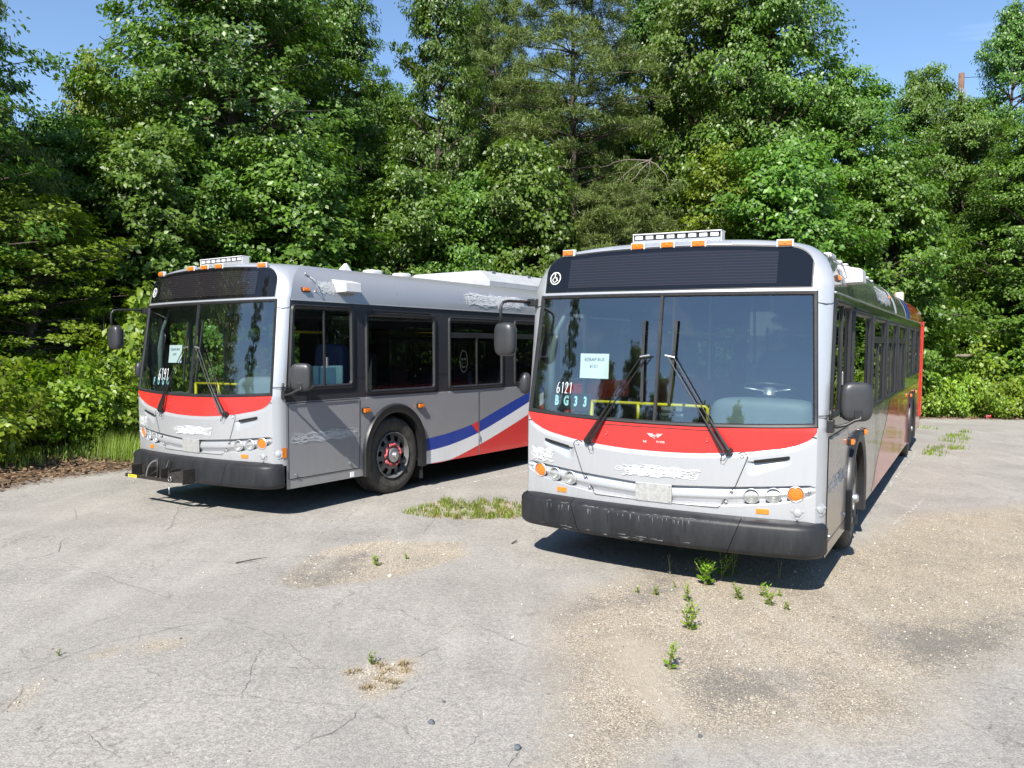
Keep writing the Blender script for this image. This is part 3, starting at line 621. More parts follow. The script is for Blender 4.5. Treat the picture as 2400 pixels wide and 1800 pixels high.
    g = G(); g.lathe([(.050, .0025), (.0005, .0030)], 28, m); g.obj('symbol_field', M['black'], wc)
    g = G(); m2 = m @ Matrix.Translation((0, 0, .0035))
    pts = [(.022*math.cos(a)-.004, .022*math.sin(a)-.014, 0) for a in np.linspace(R_(100), R_(350), 16)]; g.tube(pts, .0035, 5, M=m2); g.tube([(-.006, .026, 0), (-.002, .004, 0), (.016, .002, 0), (.024, -.022, 0), (.032, -.02, 0)], .0045, 5, M=m2); g.blob((-.006, .036, 0), (.008, .008, .002), 1, 1, 8, 6, m2)
    g.obj('symbol_figure', M['paper'], wc)
    # ---------------- roof-edge marker lamps and light bar
    for x, z, y in ((-.93, 2.728, .405), (-.26, 2.750, .352), (0, 2.752, .350), (.26, 2.750, .352), (.93, 2.728, .405)):
        fr = Fm(x, 2.70, 0); m = Matrix.Translation((x, y, z)) @ Matrix.Rotation(math.atan2(fr[1][0], fr[0][0]), 4, 'Z') @ Matrix.Rotation(math.pi/2, 4, 'X')
        marker(bus, m @ Matrix.Translation((0, 0, -.012)))
    lb = G(); lb.box(-.39, .39, .555, .685, 2.872, 2.883); lb.box(.380, .39, .562, .66, 2.79, 2.872); lb.box(-.39, -.380, .562, .66, 2.79, 2.872); lb.box(-.380, .380, .60, .66, 2.79, 2.872)
    lbo = lb.obj('light_bar', M['roofwhite'], bus, bevel=.004); G().box(-.376, .376, .575, .60, 2.826, 2.871).obj('lamp_strip', M['black'], lbo)
    G().box(-.377, .377, .570, .60, 2.790, 2.825).obj('bar_base', M['silver'], lbo)
    for k in range(8): x = -.334+.0945*k; G().box(x-.034, x+.034, .566, .58, 2.833, 2.865).obj('lamp_module', M['led'], lbo, bevel=.003)
    # ---------------- bumper in three pieces
    def bp_path(x):   # outer face in plan for |x| <= 1.12
        return .012+.105*(abs(x)/1.1)**2.2
    prof_b = [(.17, .598), (.12, .600), (.045, .585), (.012, .566), (0, .540), (0, .37), (.008, .345), (.035, .322), (.10, .312), (.17, .312)]
    def bumper_piece(name, xs, ends, seam):
        cols = []
        for i, c in enumerate(xs):
            col = []
            for d, z in prof_b:
                if isinstance(c, tuple): p, n2 = c; col.append(Vector((p[0]+n2[0]*-d, p[1]+n2[1]*-d, z)))
                else:
                    x = c
                    for xx, sl in seam:
                        wgt = max(0, 1-abs(c-xx)/.25); x = x+sl*(z-.58)*wgt
                    y = bp_path(x); sl_ = (bp_path(x+.01)-bp_path(x-.01))/.02; nn = Vector((sl_, -1, 0)).normalized(); col.append(Vector((x-nn.x*d, y-nn.y*d, z)))
            cols.append(col)
        return G().sheet(cols).obj(name, M['bumper'], bus, 'auto')
    def corner_cols(s):
        o = []; p0, p1, p2 = Vector((1.12, bp_path(1.12))), Vector((1.305, bp_path(1.12)+.045)), Vector((1.318, .345))
        for k in range(1, 15):
            t = k/14; p = p0*(1-t)**2+p1*2*t*(1-t)+p2*t*t; tg = ((p1-p0)*(1-t)+(p2-p1)*t).normalized(); o.append(((s*p.x, p.y), (s*tg.y, -tg.x)))
        return o
    seamR, seamL = (.72, .37), (-.72, -.37)
    bumper_piece('bumper_centre', list(np.linspace(-.718, .718, 41)), None, [seamR, seamL])
    bumper_piece('bumper_end', list(np.linspace(.723, 1.12, 12))+corner_cols(1), None, [seamR])
    bumper_piece('bumper_end', [c for c in reversed(corner_cols(-1))]+list(np.linspace(-1.12, -.723, 12)), None, [seamL])
    G().box(-1.15, 1.15, .16, .40, .33, .58).obj('bumper_beam', M['dark'], bus)
    sl = G()
    if right:
        for x, z in ((-.291, .386), (.248, .386)):
            sl.poly([(x+.016*math.cos(a), bp_path(x)-.0025, z+.038*math.copysign(abs(math.sin(a))**.5, math.sin(a))) for a in np.linspace(0, 2*math.pi, 20, endpoint=False)])
        for x, z in ((-.356, .486), (.305, .491)): sl.box(x-.004, x+.004, bp_path(x)-.002, bp_path(x)+.01, z-.036, z+.036)
        sl.obj('bumper_slots', M['dark'], bus)  # flat dark plates paint the shade of recesses that are not cut
        g = G(); rg = random.Random(5)
        for k in range(26):
            x = rg.uniform(-1.0, .35); z = .545+rg.uniform(-.006, .006); ln = rg.uniform(.015, .06)
            g.add([(x, bp_path(x)-.0015, z), (x+rg.uniform(.004, .010), bp_path(x)-.0015, z), (x+.003+rg.uniform(-.006, .006), bp_path(x)-.0015, z-ln)], [(0, 1, 2)])
        for k in range(22):
            x = rg.uniform(-1.05, .3); z = .352+rg.uniform(-.01, .02); ln = rg.uniform(.02, .09); x2 = x+ln
            g.add([(x, bp_path(x)-.0015, z), (x2, bp_path(x2)-.0015, z+rg.uniform(-.006, .006)), (x2-.01, bp_path(x2)-.0015, z+rg.uniform(.003, .008))], [(0, 1, 2)])
        for k in range(40):
            x = rg.uniform(-1.0, .6); ln = rg.uniform(.02, .06); z = .561+rg.uniform(-.004, .005); g.add([(x, bp_path(x)+.008, z), (x+ln, bp_path(x+ln)+.008, z), (x+ln*.6, bp_path(x)+.010, z+.004)], [(0, 1, 2)])
        o = g.obj('bumper_scuffs', M['scuff'], bus); o['kind'] = 'stuff'
    # ---------------- scraped-off lettering
    g = G(); scribble(g, -.31, .38, .85, .945, 62, S, .003, 3, 'h', .007); scribble(g, -.31, .38, .85, .945, 16, S, .004, 33, 'o', .008); g.obj('scraped_lettering', M['scrape'], bus, label='white scraped patch on the nose')
    g = G(); scribble(g, -1.215, -.945, .885, 1.005, 60, S, .003, 4, 'h', .007); g.obj('scraped_lettering', M['scrape'], bus)
    sfs, sfc = side_surf(1), cove_surf(1)
    g = G(); scribble(g, .87, 1.165, 2.435, 2.575, 70, sfc, .003, 5, 'h', .005); scribble(g, .87, 1.165, 2.435, 2.575, 30, sfc, .004, 6, 'v', .004); g.obj('scraped_lettering', M['scrape'], bus)
    g = G(); scribble(g, 3.61, 5.06, 2.41, 2.60, 130, sfc, .003, 7, 'v', .008); scribble(g, 3.61, 5.06, 2.41, 2.60, 80, sfc, .004, 8, 'h', .007); g.obj('scraped_lettering', M['scrape'], bus)
    g = G(); scribble(g, .485, 1.44, .78, .90, 60, sfs, .003, 9, 'h', .004); scribble(g, .485, 1.44, .79, .885, 60, sfs, .004, 10, 'o', .003); g.obj('scraped_lettering', M['scrape'], bus)
    # ---------------- driver-side wall fittings
    for y, z in ((1.595, 1.081), (2.590, 1.079), (8.95, 1.10), (10.25, 1.10)): marker(bus, Sm(y, z, .004), 'side_marker', .048, .024, .045, base=False)
    for y, z in ((.70, 2.462), (5.12, 2.535)): marker(bus, Sm(y, z, .0, 1, cove_x(z)) @ Matrix.Rotation(R_(-14), 4, 'X'), 'upper_marker', .046, .020, .030, base=False)
    # access panel below the driver window
    ap = G(); lo = rquad([(.425, .405), (1.49, .405), (1.505, 1.228), (.425, 1.228)], .012, 2); ap.poly([sfs(p[0], p[1], .004) for p in lo]); apo = ap.obj('access_panel', M[body], bus)
    g = G(); strip(g, lo+[lo[0]], .008, .0052, sfs); g.obj('panel_gap', M['seam'], apo)
    G().box(1.290, 1.304, .50, 1.46, 1.205, 1.216).obj('panel_rail', M['steel'], apo, bevel=.002)
    for y, z in ((.52, .445), (1.33, .475)): G().lathe([(.016, 0), (.016, .014), (.010, .018), (.0005, .018)], 12, Sm(y, z, .004)).obj('panel_latch', M['steel'], apo, 'auto')
    g = G(); strip(g, [(3.879, .305), (3.879, 1.215)], .018, .006, sfs); strip(g, [(7.24, .305), (7.24, 1.215)], .008, .004, sfs); strip(g, [(4.09, .305), (4.09, 1.215)] if right else [(5.9, .305), (5.9, 1.215)], .006, .004, sfs); strip(g, [(10.84, .305), (10.84, 1.24)], .02, .004, sfs); g.obj('side_seams', M['seam'] if right else M['steel'], bus)
    for yy in (2.2, 3.5, 5.25, 6.75, 8.0, 9.4, 10.9): g = G(); strip(g, [(yy, 2.36), (yy, 2.5), (yy, 2.6), (yy, 2.7)], .0035, .0022, sfc); g.obj('roof_seam', M['seam'], bus)
    g = G(); [g.lathe([(.0045, 0), (.003, .0025), (.0005, .003)], 6, Sm(float(yy), 1.225, .0005)) for yy in np.arange(1.62, 12.0, .145)]; o = g.obj('rivets', M[body], bus); o['kind'] = 'stuff'
    if not right: G().box(1.297, 1.312, 3.872, 3.886, .52, .60).obj('panel_catch', M['chrome'], bus, bevel=.003); G().box(1.2905, 1.2945, 1.34, 1.40, .31, .37).obj('jack_sticker', M['paper'], bus)
    # white camera box high on the cove and wire bracket ahead of it
    bx = G(); bx.add([(1.20, 1.15, 2.615), (1.20, 1.15, 2.455), (1.41, 1.19, 2.465), (1.40, 1.19, 2.575), (1.20, 1.48, 2.615), (1.20, 1.48, 2.455), (1.41, 1.44, 2.465), (1.40, 1.44, 2.575)], [(0, 1, 2, 3), (4, 7, 6, 5), (0, 3, 7, 4), (1, 5, 6, 2), (2, 6, 7, 3)]); bx.obj('camera_box', M['roofwhite'], bus, bevel=.008)
    b0 = cove_x(2.64); g = G(); g.tube([(b0, .77, 2.645), (b0+.03, .78, 2.64), (b0+.035, .82, 2.615), (1.30, .83, 2.57), (1.33, .84, 2.48), (1.27, .85, 2.45)], .006, 6); g.blob((b0+.02, .77, 2.65), (.016, .014, .012), 1, 1, 8, 6); g.blob((1.275, .845, 2.45), (.016, .02, .014), 1, 1, 8, 6); g.obj('wire_bracket', M['steel'], bus)
    G().box(1.293, 1.296, .335, .395, .645, .755).obj('corner_reflector', M['reflector'], bus, bevel=.002) if not right else None
    # ---------------- mirrors
    mm_ = G().box(-1.325, -1.235, .36, .43, 2.26, 2.33).obj('kerb_mirror', M['black'], bus, bevel=.01)
    G().tube([(-1.29, .39, 2.297), (-1.335, .25, 2.300), (-1.375, .10, 2.298), (-1.392, .05, 2.285), (-1.402, .03, 2.25), (-1.404, .026, 2.18), (-1.402, .03, 2.09)], .0135, 10).obj('mirror_arm', M['black'], mm_, True)
    G().blob((-1.37, .055, 1.960), (.104, .065, .148), .55, .75, 28, 18).obj('mirror_housing', M['mirror_shell'], mm_, True)
    g = G()
    for dx in (-.03, .03): g.tube([(-1.37+dx*1.2, .055-.060*math.cos(t), 1.96+.135*math.sin(t)) for t in np.linspace(-1.2, 1.2, 11)], .006, 6)
    g.obj('housing_rib', M['mirror_shell'], mm_, True)
    G().box(-1.45, -1.29, .112, .116, 1.86, 2.06).obj('mirror_face', M['mirror_glass'], mm_)
    G().blob((-1.315, .33, 1.56), (.05, .06, .10), .8, .8, 20, 12).obj('lower_mirror', M['mirror_shell'], mm_, True)
    G().tube([(-1.27, .40, 1.56), (-1.315, .35, 1.56)], .014, 8).obj('lower_mirror_arm', M['black'], mm_)
    dm = G().box(1.285, 1.335, .335, .41, 1.275, 1.375).obj('driver_mirror', M['black'], bus, bevel=.008)
    g = G().tube([(1.31, .36, 1.325), (1.36, .345, 1.325), (1.42, .36, 1.340), (1.47, .395, 1.372), (1.515, .41, 1.385), (1.512, .42, 1.42)], .0135, 10); g.tube([(1.31, .345, 1.37), (1.31, .345, 1.45)], .011, 8); g.obj('mirror_arm', M['black'], dm, True)
    Mx = Matrix.Translation((1.474, .462, 1.512)) @ Matrix.Rotation(R_(24), 4, 'Z')
    G().blob((0, 0, 0), (.117, .062, .150), .55, .50, 36, 22, Mx).obj('mirror_housing', M['mirror_shell'], dm, True)
    G().box(-.03, .03, -.068, -.05, -.125, -.055, Mx).obj('housing_patch', M['black'], dm, bevel=.004)
    G().box(-.098, .098, .058, .064, -.125, .125, Mx).obj('mirror_face', M['mirror_glass'], dm)
    # ---------------- inside
    G().box(-1.25, 1.25, .5, 12.1, .365, .40).obj('cabin_floor', M['floor'], bus)
    G().sheet([[(-1.22, y, 2.30), (-1.0, y, 2.62), (0, y, 2.66), (1.0, y, 2.62), (1.22, y, 2.30)] for y in (.52, 4, 8, 12.1)]).obj('cabin_ceiling', M['interior'], bus, 'auto')
    G().sheet([[(x, y, z) for x in (-1.1, 1.1)] for y, z in ((.50, 2.62), (.50, 2.36), (.9, 2.36), (.95, 2.60))]).obj('sign_housing', M['dark'], bus)
    G().sheet([[(x, 12.05, z) for x in (-1.25, 1.25)] for z in (.4, 2.6)]).obj('rear_bulkhead', M['interior'], bus)
    dash = patch(lambda x: 0, lambda x: 1, -1.19, 1.19, 0, 40, 8, lambda x, t, o: Vector((x, fy(x, 1.27)+.02+.52*t*(1 if x < .35 else .8), wsb(x)-.012-.02*t))).obj('dashboard', M['dash'], bus, 'auto')
    G().sheet([[(x, fy(x, 1.2)+.54, z) for x in (-1.19, -.5, .4, 1.19)] for z in (1.238, .42)]).obj('dash_front', M['dash'], dash)
    G().blob((.76, .60, 1.255), (.42, .17, .245), .35, .55, 36, 18).obj('instrument_hood', M['dash'], dash, True)
    g = G()
    for k in range(5): g.box(-.6+.2*k, -.5+.2*k, .42, .50, 1.262, 1.270)
    g.obj('dash_vents', M['black'], dash)
    rl = G().tube([(-.86, .80, 1.39), (.215, .80, 1.39), (.235, .80, 1.375), (.24, .80, 1.24)], .0155, 10).obj('yellow_rail', M['yellow'], bus, True)
    G().tube([(-.40, .80, 1.39), (-.40, .80, 1.24)], .0155, 10).obj('rail_post', M['yellow'], rl, True); G().tube([(-.86, .80, 1.39), (-.86, .80, .45)], .018, 10).obj('rail_post', M['yellow'], rl, True)
    sw = Matrix.Translation((.72, .98, 1.54)) @ Matrix.Rotation(R_(-18), 4, 'X')
    stw = G().tube([(.235*math.cos(a), .235*math.sin(a), 0) for a in np.linspace(0, 2*math.pi, 41)], .015, 8, M=sw).obj('steering_wheel', M['black'], bus, True)
    g = G(); [g.tube([(0, 0, -.01), (.23*math.cos(a), .23*math.sin(a), 0)], .011, 6, M=sw) for a in (R_(-20), R_(200), R_(90))]; g.lathe([(.055, -.05), (.055, .02), (.0005, .03)], 16, sw); g.obj('wheel_spokes', M['steel'], stw, True)
    G().tube([(.72, .96, 1.50), (.72, .80, .6)], [.045, .06], 12).obj('steering_column', M['black'], stw, True)
    ds = G().blob((.72, 1.62, 1.42), (.25, .09, .46), .35, .4, 24, 16).obj('driver_seat', M['seat_blue'], bus, True); G().blob((.72, 1.42, .96), (.26, .25, .09), .4, .4, 24, 12).obj('seat_cushion', M['seat_blue'], ds, True); G().box(.55, .9, 1.3, 1.6, .4, .9).obj('seat_base', M['black'], ds, bevel=.02)
    G().box(.30, 1.2, 1.86, 1.90, .42, 1.75).obj('driver_partition', M['interior'], bus, bevel=.01)
    G().box(.33, 1.17, 1.858, 1.902, 1.76, 2.25).obj('partition_pane', M['pane_t'], bus)
    fb = G().box(-.30, -.05, 1.05, 1.32, .40, 1.30).obj('fare_box', M['black'], bus, bevel=.03); G().box(-.28, -.07, 1.06, 1.30, 1.30, 1.38).obj('fare_box_top', M['steel'], fb, bevel=.02)
    for k, y in enumerate((2.9, 3.65, 4.4, 6.6, 7.4, 8.2)):
        for s in (1, -1):
            if s == -1 and 4.2 < y < 6: continue
            st_ = G()
            for x in (.55, 1.0): st_.blob((s*x, y+.2, 1.18), (.20, .035, .34), .3, .35, 20, 12); st_.blob((s*x, y, .86), (.20, .20, .04), .3, .35, 20, 10)
            o = st_.obj('passenger_seat', M['seat_red'] if right else M['seat_blue'], bus, True); G().box(min(s*.5, s*1.1), max(s*.5, s*1.1), y-.05, y+.1, .4, .82).obj('seat_pedestal', M['steel'], o)
    for x, y in ((-.45, 1.9), (.42, 2.4), (-.45, 3.2), (.45, 4.8), (-.45, 5.2), (.45, 7.2)):
        G().tube([(x, y, .4), (x, y, 2.63)], .017, 8).obj('stanchion', M['yellow'], bus, True)
    for s in (1, -1): G().tube([(s*.5, 1.9, 2.05), (s*.5, 11, 2.05)], .016, 8).obj('grab_rail', M['yellow'], bus, True)
    # curb-side front post, door operator
    G().box(-1.22, -1.10, .50, .62, .4, 2.45).obj('door_post', M['black'], bus, bevel=.015); G().tube([(-1.13, .50, 1.28), (-1.13, .50, 1.85), (-1.08, .50, 2.05), (-.95, .52, 2.3)], [.035, .035, .022, .018], 10).obj('door_lever', M['dash'], bus, True)
    g = G(); lo = rquad([(.62, 1.62), (1.17, 1.62), (1.17, 2.22), (.62, 2.22)], .10); li = rquad([(.69, 1.69), (1.10, 1.69), (1.10, 2.15), (.69, 2.15)], .08); g.sheet([[(-1.235, p[0], p[1]) for p in lo], [(-1.215, p[0], p[1]) for p in lo], [(-1.215, p[0], p[1]) for p in li], [(-1.235, p[0], p[1]) for p in li]], closed=True); g.obj('door_inner_frame', M['dash'], bus, 'auto')
    return bus, body

def front_text(g, s, x, z, size, off, spacing=1.0, rot=0.0, shear=0.0):
    v, f = text_geo(s, size, spacing, shear); g.add(v, f, Fm(x, z, off, rot))
def hand_strokes(g, digits, x, z, h, off, slant=.12):
    """marker-drawn numerals; each stroke a thin line on the inside of the glass"""
    GL = {'6': [[(.75, 1.0), (.35, .85), (.08, .45), (.1, .12), (.4, 0), (.72, .15), (.7, .42), (.4, .5), (.12, .35)]], '1': [[(.3, .85), (.5, 1.0), (.5, .5), (.48, 0)]], '2': [[(.1, .8), (.3, 1.0), (.65, .95), (.7, .7), (.4, .35), (.08, .02), (.45, .06), (.8, .0)]], '9': [[(.7, .75), (.45, .98), (.15, .85), (.15, .62), (.4, .52), (.68, .65), (.72, .8), (.68, .4), (.62, 0)]]}
    for k, d in enumerate(digits):
        for st in GL[d]:
            pts = smooth_pts([(x+(k*.72+p[0]*.6)*h*.62+slant*h*p[1]*.3, z+h*p[1]) for p in st], 5); g.tube([S(p[0], p[1], off, False) for p in pts], .0024, 5)
def window_sign(num, run, dx=0.0, portrait=False, name_place=''):
    pass
LINES = (((4.17, 8.80), (5.20, 10.23)), ((4.81, 10.49), (7.34, 14.77)), ((-1.17, 10.19), (.27, 12.2)))
PL = (-.54, -.265, 1.66, 1.865); BL = (-.93, -.46, 1.37, 1.51, (-.885, -.775, -.665, -.555)); HLp = (-.70, 1.455)
# ------------------------------------------------------------------ ground sheet is built first (setting), then the buses
LOT = np.array([(-60,-5),(-30,2),(-14,6.5),(-8,9),(-6.43,10.23),(-6.37,11.08),(-5.72,12.07),(-4.6,14.5),(-2,18.6),(2,22),(8,22.6),(11.2,22.34),(14,22.3),(25,21.5),(45,15),(60,-60),(-60,-60)], float)
BIG = np.array([(1.3,7.2),(1.12,6.87),(.56,6.25),(.29,5.6),(.27,4.96),(.28,4.36),(.28,3.84),(.18,3.5),(.46,3.5),(.65,3.85),(.93,3.93),(1.28,3.96),(1.75,3.98),(2.24,4.2),(2.53,4.68),(3.35,5.23),(4.6,6.6),(7.2,9.2),(6.4,10.0),(4.51,9.25),(3.36,7.89),(2.5,7.6)], float)
PATCHES = [np.array(p, float) for p in ([(-1.84,6.46),(-1.82,6.91),(-1.71,7.52),(-1.29,7.84),(-.44,7.85),(-.39,7.32),(-.89,6.65),(-1.61,6.26)], [(-.95,4.63),(-.81,4.78),(-.57,4.89),(-.53,4.68),(-.7,4.26),(-.78,4.33)], [(-2.22,4.87),(-2.3,5.1),(-2.08,5.17),(-2.02,5.02)], [(-2.55,4.08),(-2.63,4.33),(-2.59,4.5),(-2.48,4.12)], [(-2.54,4.84),(-2.41,5.01),(-2.35,4.84),(-2.49,4.8)], [(-1.15,9.0),(-.9,9.75),(.1,9.75),(.25,9.0),(-.4,8.75)])]
SAND = np.array([(.63,5.29),(.77,5.41),(.98,5.22),(.93,4.56),(.97,4.24),(.83,4.1),(.67,4.49)], float)
DARKS = [np.array(p, float) for p in ([(.96,4.69),(1.28,4.85),(1.79,4.73),(1.55,4.4),(1.04,4.24)], [(2.56,5.69),(3.06,5.57),(3.76,5.9),(3.2,5.15),(2.6,4.79),(2.38,5.11)], [(.35,5.6),(.6,6.14),(1.05,5.99),(1.31,6.41),(1.12,6.87),(1.5,6.89)], [(-1.8,6.5),(-1.7,7.3),(-1.3,7.4),(-1.25,6.8),(-1.5,6.3)])]
def sdf(poly, P):
    """signed distance (positive inside) of points P (n,2)"""
    n = len(poly); d = np.full(len(P), 1e9); ins = np.zeros(len(P), bool)
    for i in range(n):
        a, b = poly[i], poly[(i+1) % n]; e = b-a; w_ = P-a; t = np.clip((w_@e)/(e@e), 0, 1); d = np.minimum(d, np.linalg.norm(w_-t[:, None]*e, axis=1))
        c = ((a[1] <= P[:, 1]) & (b[1] > P[:, 1])) | ((b[1] <= P[:, 1]) & (a[1] > P[:, 1]))
        with np.errstate(divide='ignore', invalid='ignore'): xi = a[0]+(P[:, 1]-a[1])*(b[0]-a[0])/(b[1]-a[1])
        ins ^= c & (P[:, 0] < xi)
    return np.where(ins, d, -d)
def geo(a, b, n): return list(a+np.sign(b-a)*(np.geomspace(.1, abs(b-a)+.1, n)-.1))
gx = np.array(sorted(set(np.round(geo(-5.6, -900, 40)+list(np.arange(-5.5, 7.6, .07))+geo(7.7, 900, 40), 3))))
gy = np.array(sorted(set(np.round(geo(2.9, -900, 34)+list(np.arange(3, 11, .07))+geo(11.05, 1200, 60), 3))))
GX, GY = np.meshgrid(gx, gy); PP = np.stack([GX.ravel(), GY.ravel()], 1)
lot = sdf(LOT, PP); big = sdf(BIG, PP); pats = np.max([sdf(p, PP) for p in PATCHES], axis=0); sand = sdf(SAND, PP); drk = np.max([sdf(p, PP) for p in DARKS], axis=0)
rough_ = np.sin(PP[:, 0]*1.3+.4)*np.sin(PP[:, 1]*1.1)*.008
rxy = np.hypot(PP[:, 0], PP[:, 1])
HZ = np.where(rxy < 90, gh(np.clip(PP[:, 0], -90, 90), np.clip(PP[:, 1], -90, 90)), 0.05)+rough_*(rxy < 30)
HZ += np.clip(-lot, 0, 3)*.07+np.where(lot < 0, .03*np.sin(PP[:, 0]*2.7)*np.sin(PP[:, 1]*3.1), 0)*np.clip(-lot, 0, 1)
HZ -= np.clip(pats/.15, 0, 1)*.014+np.clip(big/.3, 0, 1)*.008
def ground_z(x, y):
    i = np.clip(np.searchsorted(gx, x)-1, 0, len(gx)-2); j = np.clip(np.searchsorted(gy, y)-1, 0, len(gy)-2); Z = HZ.reshape(GX.shape)
    u = (x-gx[i])/(gx[i+1]-gx[i]); v = (y-gy[j])/(gy[j+1]-gy[j])
    return Z[j, i]*(1-u)*(1-v)+Z[j, i+1]*u*(1-v)+Z[j+1, i]*(1-u)*v+Z[j+1, i+1]*u*v
def lot_sd(x, y): return float(sdf(LOT, np.array([[x, y]]))[0])
nxg, nyg = len(gx), len(gy); ii = np.arange(nxg*nyg).reshape(nyg, nxg)
FQ = np.stack([ii[:-1, :-1].ravel(), ii[:-1, 1:].ravel(), ii[1:, 1:].ravel(), ii[1:, :-1].ravel()], 1)
def ground_mat():
    m, n, b = material('lot_surface'); lk = n.links.new
    tcn = N(n, 'ShaderNodeTexCoord'); P_ = tcn.outputs['Object']
    def att(nm): a = N(n, 'ShaderNodeAttribute'); a.attribute_name = nm; return a.outputs['Fac']
    def noise(sc, det=5.0, ro=.6, dist=0.0): t = N(n, 'ShaderNodeTexNoise', Scale=sc, Detail=det, Roughness=ro, Distortion=dist); lk(P_, t.inputs['Vector']); return t
    def ramp(src, stops):
        c = N(n, 'ShaderNodeValToRGB'); e = c.color_ramp.elements
        while len(e) < len(stops): e.new(.5)
        for q, (p, col) in zip(e, stops): q.position = p; q.color = (*col, 1)
        lk(src, c.inputs['Fac']); return c.outputs['Color']
    def rng(src, a, b_, c=0.0, d=1.0):
        r = N(n, 'ShaderNodeMapRange'); r.inputs['From Min'].default_value = a; r.inputs['From Max'].default_value = b_; r.inputs['To Min'].default_value = c; r.inputs['To Max'].default_value = d; lk(src, r.inputs['Value']); return r.outputs[0]
    def math_(op, a, b_): x = N(n, 'ShaderNodeMath', operation=op); [lk(v, x.inputs[i]) if not isinstance(v, float) else setattr(x.inputs[i], 'default_value', v) for i, v in enumerate((a, b_))]; return x.outputs[0]
    def mix(f, a, b_, bt='MIX'):
        x = N(n, 'ShaderNodeMixRGB', blend_type=bt)
        for i, v in (('Fac', f), ('Color1', a), ('Color2', b_)):
            if isinstance(v, (tuple, float)): x.inputs[i].default_value = v if isinstance(v, float) else (*v, 1)
            else: lk(v, x.inputs[i])
        return x.outputs[0]
    n1, n2, n3, n4 = noise(.9, 8.0, .65), noise(7.0, 6.0, .7), noise(95.0, 3.0, .7), noise(26.0, 5.0, .75)
    vor = N(n, 'ShaderNodeTexVoronoi', Scale=135.0); lk(P_, vor.inputs['Vector']); vor2 = N(n, 'ShaderNodeTexVoronoi', Scale=115.0); lk(P_, vor2.inputs['Vector'])
    # worn asphalt
    asp = ramp(n1.outputs['Fac'], [(.25, (.230, .219, .200)), (.5, (.298, .283, .258)), (.8, (.362, .342, .310))])
    asp = mix(.55, asp, ramp(n4.outputs['Fac'], [(.3, (.55, .55, .55)), (.7, (1.35, 1.34, 1.32))]), 'MULTIPLY')
    asp = mix(.6, asp, ramp(n3.outputs['Fac'], [(.32, (.42, .42, .42)), (.5, (1.0, 1.0, 1.0)), (.68, (1.65, 1.63, 1.60))]), 'MULTIPLY')
    # exposed gravel
    gcol = N(n, 'ShaderNodeSeparateColor'); lk(vor.outputs['Color'], gcol.inputs[0])
    gra = ramp(gcol.outputs[0], [(.0, (.13, .115, .09)), (.35, (.30, .255, .19)), (.65, (.43, .37, .285)), (.88, (.54, .48, .39)), (1.0, (.70, .66, .58))])
    gra = mix(.7, gra, ramp(vor.outputs['Distance'], [(.0, (1.15, 1.15, 1.15)), (.55, (.95, .93, .9)), (.9, (.45, .42, .38))]), 'MULTIPLY')
    gra = mix(rng(n2.outputs['Fac'], .35, .75, 0.0, .55), gra, (.385, .33, .25))
    nb_ = noise(1.7, 7.0, .7, .4)
    # stained, tarry gravel
    dk = mix(.65, ramp(gcol.outputs[1], [(.0, (.07, .065, .06)), (.6, (.17, .16, .14)), (.85, (.36, .33, .28)), (1.0, (.60, .56, .48))]), (.15, .14, .125))
    sd_ = ramp(n4.outputs['Fac'], [(.3, (.33, .285, .22)), (.7, (.44, .385, .305))])
    wob = math_('MULTIPLY', math_('ADD', math_('MULTIPLY', math_('SUBTRACT', n2.outputs['Fac'], .5), 1.6), math_('MULTIPLY', math_('SUBTRACT', n4.outputs['Fac'], .5), .8)), .55)
    gm = rng(math_('ADD', att('gravel'), wob), -.45, .50); dm_ = math_('MULTIPLY', rng(math_('ADD', att('dark'), math_('ADD', math_('MULTIPLY', wob, 3.2), math_('MULTIPLY', math_('SUBTRACT', gcol.outputs[2], .5), .9))), -.20, .40), .85); sm = rng(math_('ADD', att('sand'), wob), -.5, .6, 0.0, .8)
    pm = rng(math_('ADD', att('holes'), math_('MULTIPLY', wob, .5)), -.25, .30, 0.0, .9)
    gra = mix(rng(math_('ADD', nb_.outputs['Fac'], math_('MULTIPLY', math_('SUBTRACT', gcol.outputs[2], .5), .25)), .48, .68, 0.0, .5), gra, dk); col = mix(gm, asp, gra); col = mix(pm, col, gra); col = mix(dm_, col, dk); col = mix(sm, col, sd_)
    # hairline crack network
    nw = noise(3.0, 6.0, .7); mpc = N(n, 'ShaderNodeMixRGB', blend_type='ADD', Fac=.22); lk(P_, mpc.inputs['Color1']); lk(nw.outputs['Color'], mpc.inputs['Color2']); vc = N(n, 'ShaderNodeTexVoronoi', Scale=.85, feature='DISTANCE_TO_EDGE'); lk(mpc.outputs[0], vc.inputs['Vector'])
    vd = N(n, 'ShaderNodeTexVoronoi', Scale=2.7, feature='DISTANCE_TO_EDGE'); lk(mpc.outputs[0], vd.inputs['Vector']); ncm = noise(.7, 4.0, .6)
    ck = math_('MULTIPLY', rng(vc.outputs['Distance'], .0065, .0005), rng(n2.outputs['Fac'], .42, .62)); ck2 = math_('MULTIPLY', math_('MULTIPLY', rng(vd.outputs['Distance'], .014, .001), rng(ncm.outputs['Fac'], .52, .64)), .7); ck = math_('MULTIPLY', math_('MAXIMUM', ck, ck2), math_('SUBTRACT', 1.0, gm)); col = mix(math_('MULTIPLY', ck, .75), col, (.10, .095, .085))
    # pale dust wiped across the asphalt by wheels
    mpd = N(n, 'ShaderNodeMapping'); mpd.inputs['Rotation'].default_value = (0, 0, R_(30)); mpd.inputs['Scale'].default_value = (3.2, .5, 1); lk(P_, mpd.inputs['Vector'])
